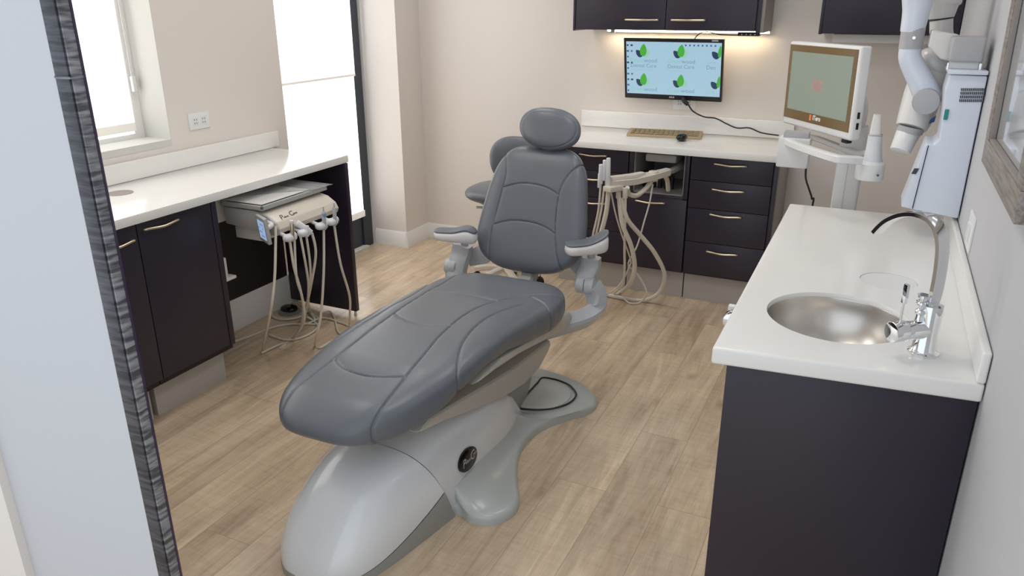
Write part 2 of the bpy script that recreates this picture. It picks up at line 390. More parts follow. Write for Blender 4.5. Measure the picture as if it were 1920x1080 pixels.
# skirting boards with a moulded top
def board(p0, p1, nrm, h=.11, name='baseboard'):
    p0, p1, nrm = Vector(p0), Vector(p1), Vector(nrm)
    prof = [(0, 0), (.016, 0), (.016, h*.68), (.012, h*.74), (.012, h*.86), (.006, h*.95), (.004, h), (0, h)]
    mb = MB(); mb.prism([p0+nrm*d+Vector((0, 0, z)) for d, z in prof], p1-p0)
    return struct(name, mb, M['trim'])
board((-3.19, 4.40, 0), (-2.93, 4.40, 0), (0, -1, 0), name='baseboard_corner')
board((-2.93, 4.385, 0), (-2.93, YB, 0), (1, 0, 0), name='baseboard_return')
board((-2.93, YB, 0), (-1.72, YB, 0), (0, -1, 0), name='baseboard_back')
board((XR, 3.2, 0), (XR, YB, 0), (-1, 0, 0), name='baseboard_right')
# doorway jamb the camera looks past
struct('wall_front', MB().box(-1.80, -1.306, YF, YF+.026, 0, ZC), M['white_wall'])
struct('wall_entry', MB().box(-3.4, -1.80, YF-.02, YF+.12, 0, ZC), M['wall'])
t1 = struct('trim_1', MB().box(-1.308, -1.272, YF-.003, YF+.026, 0, ZC, .002), M['slate'])
MB().box(-1.272, -1.268, YF+.001, YF+.022, 0, ZC, .001).build('ribbed_inset', M['slate2'], t1)
MB().box(-1.272, -1.267, YF+.022, YF+.027, 0, ZC, .0005).build('edge_strip', M['darkedge'], t1)
mb = MB(); mb.box(-1.309, -1.2675, YF-.0035, YF+.0225, 1.527, 1.531); mb.build('joint', M['slate2'], t1)

# ceiling lamps (out of the picture, they light the room)
for lx, ly in LAMPS:
    t = thing('ceiling_light', (lx, ly, 2.67), 'square white ceiling light panel', 'ceiling light', 'square ceiling light panels')
    MB().box(lx-.30, lx+.30, ly-.30, ly+.30, 2.672, 2.70, .004).build('light_frame', M['trim'], t)
    MB().box(lx-.28, lx+.28, ly-.28, ly+.28, 2.668, 2.6725).build('diffuser', M['lamp'], t)

# window blinds
t = thing('roller_blind', (XW+.02, 1.9, 1.08), 'white roller blind pulled down in the recessed window above the left worktop', 'blind')
MB().box(XW+.012, XW+.0145, WY0+.02, 2.535, 1.12, WZ1-.02).build('blind_cloth', M['blind'], t)
MB().box(XW+.008, XW+.018, WY0+.02, 2.535, 1.08, 1.12, .003).build('hem_bar', M['blind_edge'], t)
MB().cyl((XW+.035, WY0+.02, WZ1-.04), (XW+.035, 2.54, WZ1-.04), .022).build('roller', M['trim'], t)
mb = MB(); mb.cyl((XW+.03, 2.548, 1.32), (XW+.03, 2.548, WZ1-.05), .0022, seg=8); mb.cyl((XW+.03, 2.556, 1.32), (XW+.03, 2.556, WZ1-.05), .0022, seg=8); mb.box(XW+.022, XW+.04, 2.542, 2.562, 1.26, 1.33, .004); mb.build('pull_cord', M['white'], t)
t = thing('roller_blind', (XW+.02, 3.84, .26), 'tall white roller blind covering the dark framed glass door opening', 'blind')
MB().box(XW+.020, XW+.0225, 3.40, 4.262, 1.205, 2.6).build('upper_cloth', M['blind'], t)
MB().box(XW+.010, XW+.0125, 3.40, 4.262, .28, 1.215).build('lower_cloth', M['blind'], t)
MB().box(XW+.016, XW+.027, 3.40, 4.262, 1.192, 1.206, .002).build('hem_bar', M['blind_edge'], t)
MB().box(XW+.004, XW+.022, 3.40, 4.266, .235, .28, .003).build('bottom_rail', M['blind_edge'], t)

# ================================================================ cabinets
def bow_handle(p0, p1, out, parent, r=.0055, sag=.0):
    p0, p1, out = Vector(p0), Vector(p1), Vector(out); mid = (p0+p1)/2
    pts = [p0, p0+out*.016, p0.lerp(p1, .12)+out*.022, mid+out*.03+Vector((0, 0, -sag)), p0.lerp(p1, .88)+out*.022, p1+out*.016, p1]
    return MB().tube(pts, r, 10, 8).build('handle', M['champ'], parent)
# ---- left run
XF = -2.52
def left_cab(y0, y1, lab, side):
    t = thing('base_cabinet', ((XF-2.95)/2, (y0+y1)/2, 0), lab, 'cabinet')
    MB().box(-2.94, XF-.02, y0+.001, y1-.001, .16, .862).build('body', M['dark_in'], t)
    MB().box(-2.94, XF-.07, y0+.002, y1-.02, 0, .16).build('toe_kick', M['toe'], t)
    return t
t = left_cab(1.925, 2.335, 'dark base cabinet with a bow handle beside the knee space under the left worktop', 0)
d = MB().box(XF-.019, XF, 1.932, 2.302, .19, .858, .0015).build('door', M['dark'], t)
bow_handle((XF, 1.955, .828), (XF, 2.115, .828), (1, 0, 0), d, sag=.004)
MB().box(-2.94, XF, 2.306, 2.334, .185, .862, .001).build('side_panel', M['dark'], t)
t = left_cab(1.06, 1.922, 'dark base cabinet half hidden behind the slate doorway trim', 0)
d = MB().box(XF-.019, XF, 1.50, 1.928, .19, .858, .0015).build('door', M['dark'], t)
bow_handle((XF, 1.74, .80), (XF, 1.90, .80), (1, 0, 0), d, sag=.004)
MB().box(XF-.019, XF, 1.065, 1.494, .19, .858, .0015).build('door', M['dark'], t)
# knee space
t = thing('end_panel', (-2.71, 3.2, 0), 'dark upright panel closing the far end of the left worktop', 'panel')
MB().box(-2.945, -2.482, 3.185, 3.212, .03, .862, .001).build('board', M['dark'], t)
for x in (-2.50, -2.91): MB().cyl((x, 3.198, 0), (x, 3.198, .03), .008, .006, 12).build('foot', M['steel'], t)
struct('trim_2', MB().box(-2.99, -2.95, 2.335, 3.30, 0, .175, .003), M['trim'])
struct('trim_3', MB().box(-3.02, -2.955, 2.335, 3.184, .175, .862), M['dark_in'])
t = thing('worktop', (-2.75, 2.2, .865), 'long white worktop running along the left wall under the window', 'worktop')
MB().box(-3.018, -2.485, 1.04, 3.225, .863, .90, .004).build('slab', M['quartz'], t)
MB().box(-3.018, -2.996, 1.04, 3.285, .901, .985, .003).build('backsplash', M['quartz'], t)
p = PZ(225, 362, .9); mb = MB(); mb.lathe((p.x, p.y, .9), [(.052, 0), (.052, .0015), (.047, .0025)], 40); mb.build('grommet_cover', M['end_grey'], t)
def outlet(name, c, xa, nrm, label, w=.118, h=.078, kind='duplex'):
    c, xa, nrm = Vector(c), Vector(xa).normalized(), Vector(nrm).normalized(); za = Vector((0, 0, 1))
    t = thing(name, c, label, 'outlet' if kind == 'duplex' else 'wall plate')
    MB().obox(c+nrm*.003, (xa, nrm, za), (w/2, .003, h/2), .002).build('cover_plate', M['paper'], t)
    if kind == 'duplex':
        for s in (-1, 1):
            q = c+xa*s*w*.2+nrm*.0065; sk = MB().obox(q, (xa, nrm, za), (w*.13, .001, h*.28), .001).build('socket', M['white'], t)
            mb = MB()
            for a, b in ((-.007, .008), (.007, .008), (-.007, -.009), (.007, -.009)): mb.obox(q+xa*a+za*b+nrm*.0012, (xa, nrm, za), (.0014, .0004, .004))
            mb.build('slot', M['dgrey'], sk)
    else:
        MB().obox(c+nrm*.008, (xa, nrm, za), (w*.2, .004, h*.25), .002).build('rocker', M['white'], t)
    return t
outlet('wall_outlet', (XL, 2.765, 1.107), (0, 1, 0), (1, 0, 0), 'white double socket outlet on the beige wall right of the window', .128, .078)
outlet('wall_outlet', (-1.08, YB, 1.075), (1, 0, 0), (0, -1, 0), 'white socket outlet peeking out under the wall monitor', .135, .085)
outlet('wall_plate', (XR, 2.44, 1.035), (0, 1, 0), (-1, 0, 0), 'white switch plate low on the right wall beside the tap', .12, .10, 'switch')

# ---- back run
YD = 4.19
def back_cab(x0, x1, lab):
    t = thing('base_cabinet', ((x0+x1)/2, 4.43, 0), lab, 'cabinet')
    MB().box(x0+.002, x1-.002, YD+.06, YB-.01, 0, .165).build('toe_kick', M['toe'], t)
    return t
def drawer(x0, x1, z0, z1, parent, hx0, hx1, hz):
    d = MB().box(x0, x1, YD, YD+.019, z0, z1, .0015).build('drawer', M['dark'], parent)
    bow_handle((hx0, YD, hz), (hx1, YD, hz), (0, -1, 0), d, sag=.003); return d
t = back_cab(-.905, -.445, 'dark chest of four drawers at the right end of the back worktop')
MB().box(-.905, -.463, YD+.02, YB-.01, .165, .862).build('body', M['dark_in'], t)
for z0, z1, hz in ((.662, .858, .822), (.472, .658, .682), (.372+.0, .468, .54), ): pass
Z4 = [.858, .720, .562, .367, .174]; HZ = [.822, .682, .540, .325]
for i in range(4): drawer(-.902, -.468, Z4[i+1]+.003, Z4[i], t, -.772, -.606, HZ[i])
MB().box(-.463, -.446, YD+.001, YB-.01, .165, .862, .001).build('side_panel', M['dark'], t)
MB().box(-.4455, -.44, YD+.03, YB-.01, .0, .862).build('end_panel', M['end_grey'], t)
t = back_cab(-1.255, -.908, 'dark cabinet with an open equipment niche above its door')
MB().box(-1.253, -.91, YD+.02, YB-.01, .165, .60).build('body', M['dark_in'], t)
d = MB().box(-1.252, -.911, YD, YD+.019, .174, .60, .0015).build('door', M['dark'], t)
bow_handle((-1.20, YD, .575), (-1.035, YD, .575), (0, -1, 0), d, sag=.003)
mb = MB(); mb.box(-1.253, -1.228, YD, YB-.02, .605, .862, .001); mb.box(-.935, -.91, YD, YB-.02, .605, .862, .001); mb.box(-1.228, -.935, YD, YB-.02, .60, .618, .001)
mb.build('niche_frame', M['dark'], t)
mb = MB(); mb.box(-1.226, -.937, YB-.06, YB-.03, .62, .862); mb.box(-1.228, -1.221, YD+.012, YB-.04, .62, .862); mb.box(-.942, -.935, YD+.012, YB-.04, .62, .862); mb.box(-1.226, -.937, YD+.012, YB-.04, .6185, .625); mb.build('niche_lining', M['niche'], t)
t = back_cab(-1.70, -1.258, 'dark chest of drawers partly hidden behind the dental chair backrest')
MB().box(-1.70, -1.258, YD+.02, YB-.01, .165, .862).build('body', M['dark_in'], t)
for i in range(4): drawer(-1.697, -1.261, Z4[i+1]+.003, Z4[i], t, -1.55, -1.39, HZ[i]-.006)
t = thing('worktop', (-1.08, 4.42, .865), 'white worktop under the wall monitor along the back wall', 'worktop')
MB().box(-1.73, -.435, 4.125, YB-.002, .863, .90, .004).build('slab', M['quartz'], t)
MB().box(-1.73, -.435, YB-.024, YB-.002, .901, 1.0, .003).build('backsplash', M['quartz'], t)
# equipment in the niche
t = thing('utility_box', (-1.06, 4.4, .625), 'cluster of dark valves and pale fittings inside the back cabinet niche', 'equipment')
MB().box(-1.18, -1.0, 4.25, 4.55, .79, .835, .012).build('drawer_tray', M['tray'], t)
MB().box(-1.20, -1.12, 4.36, 4.5, .626, .70, .006).build('valve_block', M['white'], t)
mb = MB()
for k in range(4): mb.cyl((-1.14+.035*k, 4.33, .626), (-1.14+.035*k, 4.33, .70), .012, .012, 14)
mb.build('valve', M['black'], t)
MB().cyl((-1.19, 4.33, .626), (-1.19, 4.33, .72), .018, .018, 16).build('canister', M['gloss_black'], t)

# ---- wall cabinets
t = thing('wall_cabinet', (-1.15, 4.52, 1.5), 'dark wall cabinet with two bow handled doors above the monitor', 'cabinet')
MB().box(-1.668, -.642, 4.375, YB, 1.497, 2.25).build('body', M['dark_in'], t)
for x0, x1, h0, h1 in ((-1.664, -1.143, -1.363, -1.180), (-1.139, -.662, -1.103, -.925)):
    d = MB().box(x0, x1, 4.355, 4.374, 1.497, 2.24, .0015).build('door', M['dark'], t)
    bow_handle((h0, 4.355, 1.552), (h1, 4.355, 1.552), (0, -1, 0), d)
MB().box(-1.682, -1.668, 4.357, YB, 1.49, 2.25, .001).build('side_panel', M['dark'], t)
MB().box(-.658, -.64, 4.357, YB, 1.49, 2.25, .001).build('side_panel', M['dark'], t)
MB().box(-.64, -.622, 4.37, YB, 1.49, 2.25, .001).build('end_panel', M['end_grey'], t)
t = thing('wall_cabinet', (-.03, 4.52, 1.49), 'dark wall cabinet in the right corner behind the imaging arm', 'cabinet')
MB().box(-.33, .278, 4.375, YB, 1.492, 2.25).build('body', M['dark_in'], t)
MB().box(-.333, .278, 4.355, 4.374, 1.492, 2.24, .0015).build('door', M['dark'], t)
MB().box(-.348, -.334, 4.357, YB, 1.488, 2.25, .001).build('side_panel', M['dark'], t)
o = MB().box(-.285, .279, 4.47, YB-.001, 1.445, 1.486, .003).build('cabinet_valance', M['trim']); tag(o, 'white strip valance under the corner wall cabinet', 'valance')
# under-cabinet light
t = thing('led_strip', (-1.1, 4.63, 1.487), 'warm glowing light strip under the wall cabinet above the monitor', 'strip light')
MB().box(-1.56, -.63, 4.615, 4.645, 1.480, 1.4885).build('diffuser', M['led'], t)
MB().box(-1.565, -.625, 4.645, 4.655, 1.476, 1.4885).build('channel', M['trim'], t)
MB().box(-1.535, -1.51, 4.60, 4.614, 1.472, 1.4885, .002).build('clip', M['greyband'], t)
t = thing('power_strip', (-.74, 4.54, 1.46), 'small black switch box under the wall cabinet beside the light strip', 'switch box')
a, b = PY(1384, 57, 4.5), PY(1424, 68, 4.5)
MB().box(a.x, b.x, 4.49, 4.54, b.z, 1.4885, .004).build('housing', M['black'], t)
mb = MB()
for k in range(4): mb.cyl((a.x+(b.x-a.x)*(.2+.2*k), 4.4895, (b.z+1.486)/2), (a.x+(b.x-a.x)*(.2+.2*k), 4.4885, (b.z+1.486)/2), .004, seg=12)
mb.build('button', M['greyband'], t)
o = MB().tube([PY(1302, 73, 4.56), PY(1308, 66, 4.57), PY(1318, 60, 4.58), PY(1330, 60, 4.58), PY(1350, 65, 4.57), PY(1384, 66, 4.52)], .0028, 8).build('cable', M['black'])
tag(o, 'thin dark cable looping from the monitor top to the black switch box', 'cable')

# ================================================================ wall monitor
TL, TR, BL, BR = PY(1169, 71, 4.55), PY(1357, 74, 4.55), PY(1172, 183, 4.63), PY(1353, 192, 4.63)
ctr = (TL+TR+BL+BR)/4; xa = ((TR-TL)+(BR-BL)).normalized(); ya = ((TL-BL)+(TR-BR)); ya = (ya-xa*ya.dot(xa)).normalized(); za = xa.cross(ya)
w, h = ((TR-TL).length+(BR-BL).length)/4, ((TL-BL).length+(TR-BR).length)/4
t = thing('monitor', ctr, 'black framed wall monitor showing green leaf logos on pale blue', 'monitor')
def onm(u, v, d=0): return ctr+xa*u*w+ya*v*h+za*d
MB().obox(ctr-za*.014, (xa, ya, za), (w, h, .014), .004).build('housing', M['black'], t)
s0 = onm(.008, .03); scr_o = MB().obox(s0+za*.0003, (xa, ya, za), (w*.955, h*.86, .0006)).build('screen', M['scr'], t)
MB().obox(ctr-za*.045, (xa, ya, za), (w*.4, h*.4, .02), .01).build('back_cover', M['black'], t)
MB().box(ctr.x-.05, ctr.x+.05, ctr.y+.03, YB, ctr.z-.05, ctr.z+.05).build('wall_bracket', M['black'], t)
def leaf(cx, cy, rx, ry, rot, d, nme, m):
    pts = []
    for k in range(24):
        a = 2*PI*k/24; px = math.sin(a)*rx*(1-.22*math.cos(a)); py = math.cos(a)*ry
        px *= (1-.35*max(0, math.cos(a))**3)
        X = px*math.cos(rot)-py*math.sin(rot); Y = px*math.sin(rot)+py*math.cos(rot)
        q = s0+xa*(cx+X)+ya*(cy+Y)+za*d
        u, v = (q-s0).dot(xa), (q-s0).dot(ya)
        u = max(-w*.953, min(w*.953, u)); v = max(-h*.858, min(h*.858, v)); pts.append(s0+xa*u+ya*v+za*d)
    mb = MB(); mb.poly(pts); return mb.build(nme, m, scr_o, smooth=False)
GX = [-.175, .049, .270]; GY = [.103, -.070]
for gy in GY:
    for i, gx in enumerate(GX):
        leaf(gx+.018, gy-.012, .022, .026, -.9, .0012, 'pale_leaf', M['scr_pale'])
        leaf(gx-.026, gy-.016, .017, .026, .75, .0014, 'navy_leaf', M['scr_navy'])
        if i < 2: leaf(gx, gy+.004, .02, .036, -.1, .0016, 'green_leaf', M['scr_leaf'])
        elif True: leaf(gx, gy+.004, .010, .034, -.1, .0016, 'green_leaf', M['scr_leaf'])
def scr_text(s, u, v, size, m, nme='lettering'): return text_mesh(nme, s, size, s0+xa*u+ya*v+za*.0012, xa, ya, m, scr_o, depth=.0001)
for k, gy in enumerate(GY):
    for i, gx in enumerate(GX):
        y0 = gy-.078
        if i < 2:
            scr_text('Green', gx-.080, y0+.010, .034, M['scr_txt2']); scr_text('wood', gx+.004, y0+.010, .034, M['scr_txt'])
            if k == 0:
                scr_text('Dental Care', gx-.080, y0-.020, .032, M['scr_txt']); scr_text('a gentle comfortable smile', gx-.07, y0-.038, .0125, M['scr_txt2'])
        else:
            scr_text('Gre', gx-.075, y0+.010, .034, M['scr_txt2'])
            if k == 0: scr_text('Den', gx-.075, y0-.020, .032, M['scr_txt']); scr_text('a gentl', gx-.07, y0-.038, .0125, M['scr_txt2'])
for j in range(9):
    for i in range(2):
        if (i, j) in ((1, 2), (1, 4), (1, 7), (1, 8)): continue
        q = s0+xa*(-w*.925+i*.024)+ya*(h*.74-j*.034)+za*.0009
        MB().obox(q, (xa, ya, za), (.005+.002*((i+j) % 2), .005, .0003)).build('desktop_icon', M['scr_icon'] if (i*3+j) % 3 else M['scr_navy'], scr_o)
for i in range(8):
    q = s0+xa*(.075+i*.024)+ya*(h*.77)+za*.0018
    MB().obox(q, (xa, ya, za), (.0045, .005, .0003)).build('desktop_icon', M['scr_icon'], scr_o)
text_mesh('lettering', 'ASUS', .014, onm(-.06, -.935, .0003), xa, ya, M['silver_txt'], t, bold=.0006)
MB().obox(onm(.83, .955, .0003), (xa, ya, za), (.018, .004, .0004)).build('sticker', M['paper'], t)
pl = [PY(1283, 190, 4.60), PY(1290, 196, 4.60), PY(1300, 209, 4.62), PY(1320, 219, 4.63), PY(1342, 222, 4.635), PY(1362, 232, 4.64), PY(1382, 240, 4.64), PY(1405, 240, 4.64), PY(1428, 249, 4.64), PY(1460, 254, 4.60)]
t = thing('power_cable', pl[0], 'black power cable drooping from the wall monitor along the backsplash', 'cable')
MB().tube(pl, .0042, 8).build('cord', M['black'], t)
MB().tube([pl[0]+Vector((-.012, .02, .012)), pl[0], pl[1]], .012, 10, 3).build('plug', M['black'], t)

# keyboard and mouse
a, b, c, d = PZ(1184, 248, .902), PZ(1192, 257, .902), PZ(1306, 262, .902), PZ(1322, 249, .902)
kc = Vector((-1.14, 4.50, .901)); kx = Vector((1, .13, 0)).normalized(); ky = Vector((-.13, 1, 0)).normalized()
t = thing('keyboard', kc, 'keyboard under a tan cover on the back worktop', 'keyboard')
prof = [(-.075, .002), (-.06, .012), (.06, .028), (.078, .022), (.08, 0), (-.075, 0)]
mb = MB(); mb.prism([kc+kx*-.215+ky*p+Vector((0, 0, q)) for p, q in prof], kx*.43, .004); mb.build('cover', M['tan'], t)
mb = MB()
for r in range(4):
    for k in range(14): mb.obox(kc+kx*(-.185+.0285*k)+ky*(-.045+.026*r)+Vector((0, 0, .0175+.0036*r)), (kx, ky, (0, 0, 1)), (.011, .009, .002), .001, 1)
mb.build('keys', M['tan'], t)
p = PZ(1278, 264, .9)
t = thing('computer_mouse', (p.x, p.y, .901), 'small black mouse on the worktop in front of the keyboard', 'mouse')
MB().ell((p.x, p.y, .922), (.03, .045, .02), n=2.6).build('shell', M['gloss_black'], t)
mb = MB(); mb.ell((p.x-.008, p.y-.035, .932), (.003, .006, .002), nu=10, nv=6); mb.ell((p.x+.008, p.y-.035, .932), (.003, .006, .002), nu=10, nv=6); mb.build('button', M['paper'], t)

# ================================================================ right counter with sink and tap
def skew(o, ylim):
    off = root_loc(o)
    for v in o.data.vertices:
        if v.co.y+off.y < ylim: v.co.y += (v.co.x+off.x+.02)*.095
t = thing('base_cabinet', (0, 2.4, 0), 'dark cabinet with a plain end face under the right sink worktop', 'cabinet')
mb = MB(); mb.box(-.218, .275, 1.735, 3.09, .12, .70); mb.box(-.218, -.205, 1.735, 3.09, .70, .857); mb.box(-.215, .275, 2.45, 3.09, .70, .857); mb.build('body', M['dark_in'], t)
skew(MB().box(-.239, .277, 1.69, 1.712, 0, .857, .001).build('end_panel', M['dark'], t), 1.8)
MB().box(-.20, .275, 1.76, 3.09, 0, .118).build('toe_kick', M['toe'], t)
for y0, y1 in ((1.722, 2.17), (2.174, 2.63), (2.634, 3.09)):
    d = MB().box(-.239, -.220, y0, y1, .125, .857, .001).build('door', M['dark'], t)
    bow_handle((-.239, y0+.15, .80), (-.239, y0+.31, .80), (-1, 0, 0), d)
t = thing('worktop', (0, 2.4, .865), 'white worktop with round sink along the right wall', 'worktop')
SC, SR = Vector((-.025, 1.965)), .165; HC, HR = Vector((.09, 2.305)), .083
slab = MB().box(-.272, .280, 1.668, 3.12, .858, .90, .007, 3).build('slab', M['quartz'], t)
def cutter(c, r, z0, z1, r2=None):
    o = MB().lathe((c.x, c.y, 0), [(r, z0), (r2 or r, z1)], 72).build('cutter', M['quartz'], None, (0, 0, 0)); return o
skew(slab, 1.76)
boolean(slab, [cutter(SC, SR+.002, .80, .899, SR+.002), cutter(SC, SR+.002, .893, .92, SR+.012), cutter(HC, HR-.008, .80, .91)])
for p_ in slab.data.polygons: p_.use_smooth = True
slab.data.set_sharp_from_angle(angle=math.radians(38))
skew(MB().box(.262, .280, 1.668, 3.12, .9005, .972, .006, 3).build('backsplash', M['quartz'], t), 1.76)
R_ = HR-.009
MB().lathe((HC.x, HC.y, 0), [(R_, .898), (R_-.001, .866), (R_-.004, .862), (.01, .861)], 48).build('drop_hole_lining', M['white'], t)
t = thing('sink_basin', (SC.x, SC.y, .75), 'round brushed steel basin set into the right worktop', 'sink')
prof = [(SR+.001, .889), (SR, .886)]+[(SR*math.cos(a), .886-.145*math.sin(a)) for a in [PI/2*k/14 for k in range(1, 13)]]+[(.03, .738)]
MB().lathe((SC.x, SC.y, 0), prof, 72, cap=False).build('bowl', M['steel'], t)
mb = MB(); mb.lathe((SC.x, SC.y, 0), [(.036, .742), (.034, .747), (.028, .745), (.006, .742)], 32); mb.build('drain', M['chrome'], t)

# tap
fb = Vector((.166, 1.815, .90)); fd = Vector((SC.x-fb.x, SC.y-fb.y, 0)).normalized(); fn = Vector((-fd.y, fd.x, 0))
t = thing('tap', fb, 'chrome gooseneck tap beside the round sink', 'tap')
MB().lathe(fb, [(.033, 0), (.033, .006), (.029, .009), (.0255, .014), (.0235, .05), (.024, .105), (.023, .118), (.014, .120)], 40).build('body', M['chrome'], t)
ctrl = [(1750, 572), (1757, 540), (1764, 500), (1767, 462), (1762, 432), (1747, 411), (1722, 401), (1695, 402), (1670, 412), (1655, 424), (1645, 435)]
npts = [PP(x, y, fb, fn) for x, y in ctrl]; npts[0] = fb+Vector((0, 0, .112))
MB().tube(npts, .01, smooth=8, rect=(.0175, .0062), upv=fn).build('spout', M['chrome'], t)
bz = fb+Vector((0, 0, .060)); e = PP(1680, 612, bz, Vector((0, 1, 0)))
ld = Vector((-.80, -.60, 0)).normalized()
MB().cyl(bz, bz+ld*.058, .0215, .0215, 40, .001).build('mixer_barrel', M['chrome'], t)
lv = MB().cyl(bz+ld*.0595, bz+ld*.092, .024, .024, 40, .002).build('lever_cap', M['chrome'], t)
hb = bz+ld*.074+Vector((0, 0, .020))
mb = MB(); mb.cyl(hb, hb+Vector((0, 0, .055)), .0028, .0028, 12); mb.obox(hb+Vector((0, 0, .070)), (ld, ld.cross(Vector((0, 0, 1))), (0, 0, 1)), (.0035, .006, .022), .001); mb.build('lever', M['chrome'], lv)
kb = bz+Vector((0, 0, .022))+ld*.028
mb = MB(); mb.cyl(kb, kb+Vector((0, 0, .018)), .009, .007, 20); mb.ell(kb+Vector((0, 0, .022)), (.011, .011, .008)); mb.ell(kb+Vector((0, 0, .040)), (.009, .009, .007)); mb.cyl(kb+Vector((0, 0, .026)), kb+Vector((0, 0, .058)), .0045, .0045, 14); mb.cyl(kb+Vector((0, 0, .056)), kb+Vector((0, 0, .062)), .013, .013, 24); mb.build('side_valve', M['chrome'], t)
mb = MB(); q = fb+Vector((0, 0, .118)); mb.obox(q+fd*.012, (fd, fn, (0, 0, 1)), (.020, .013, .004), .002); mb.build('neck_collar', M['chrome'], t)

# unidentified chrome fitting past the worktop edge, built as a roll holder
p = Vector((-.262, 2.03, .62))
t = thing('towel_holder', p, 'chrome ended white roll holder peeking past the left edge of the sink worktop', 'holder')
q0 = PX(1371, 599, -.29); q1 = PX(1376, 572, -.285)
MB().cyl(q0+Vector((.0, -.02, 0)), q0+Vector((.0, .02, 0)), .022, .022, 28, .003).build('chrome_cap', M['chrome'], t, label='chrome round cap')
MB().cyl(q0+Vector((0, .021, 0)), Vector((q0.x, q1.y, q0.z)), .018, .018, 24).build('roll', M['white'], t)
MB().box(q0.x-.02, -.2395, q0.y+.05, q0.y+.07, q0.z-.02, q0.z+.02, .004).build('bracket', M['white'], t)

# ================================================================ picture on the right wall
t = thing('framed_picture', (.28, 2.3, 1.2), 'grey wood framed picture under glass leaning from the right wall', 'picture')
zt = Vector((-.022, 0, 1)).normalized(); nt_ = Vector((-1, 0, -.022)).normalized(); yv = Vector((0, -1, 0))
o0 = PX(1840, 302, .256)+Vector((.0235, 0, 0))                    # lower far outer corner of the frame
FWD_W = .06
def fr(v, u): return o0+yv*u+zt*v                  # u towards the camera, v up
LU, LV, fw = .668, .75, .064
for nm, (u0, u1, v0, v1) in (('frame_rail', (0, LU, 0, fw)), ('frame_rail', (0, LU, LV-fw, LV)), ('frame_stile', (0, fw, fw, LV-fw)), ('frame_stile', (LU-fw, LU, fw, LV-fw))):
    MB().obox(fr((v0+v1)/2, (u0+u1)/2)+nt_*.012, (yv, zt, nt_), ((u1-u0)/2, (v1-v0)/2, .012), .003).build(nm, M['greyframe'], t)
MB().obox(fr(LV/2, LU/2)+nt_*.006, (yv, zt, nt_), (LU/2-fw*.9, LV/2-fw*.9, .002)).build('glazing', M['glass'], t)
MB().obox(fr(LV/2, LU/2)-nt_*.002, (yv, zt, nt_), (LU/2-fw*.5, LV/2-fw*.5, .003)).build('backing', M['black'], t)
mb = MB()
for (u0, u1, v0, v1) in ((fw-.004, LU-fw+.004, fw-.004, fw+.006), (fw-.004, fw+.006, fw, LV-fw)):
    mb.obox(fr((v0+v1)/2, (u0+u1)/2)+nt_*.015, (yv, zt, nt_), ((u1-u0)/2, (v1-v0)/2, .006), .001)
mb.build('inner_lip', M['end_grey'], t)

# ================================================================ dental chair
CX = -1.335
chair = thing('dental_chair', (CX, 2.2, 0), 'grey leather dental chair on a pale moulded base in the middle of the room', 'dental chair')
def interp(tab, v):
    xs = [a for a, _ in tab]; ys = [b for _, b in tab]
    # smooth monotone cubic (catmull on the table)
    if v <= xs[0]: return ys[0]
    if v >= xs[-1]: return ys[-1]
    i = max(k for k in range(len(xs)) if xs[k] <= v); i = min(i, len(xs)-2)
    t = (v-xs[i])/(xs[i+1]-xs[i]); t = t*t*(3-2*t)*.35+t*.65
    return ys[i]*(1-t)+ys[i+1]*t
def seg_dist(P, poly):
    d = np.full(len(P), 9.)
    for a, b in zip(poly[:-1], poly[1:]):
        a, b = np.array(a), np.array(b); ab = b-a
        t = np.clip(((P-a)@ab)/max(1e-12, ab@ab), 0, 1); q = a+t[:, None]*ab
        d = np.minimum(d, np.hypot(*(P-q).T))
    return d
def smooth_poly(pts, n=10): return [(p.x, p.y) for p in catmull([(a, b, 0) for a, b in pts], n)]
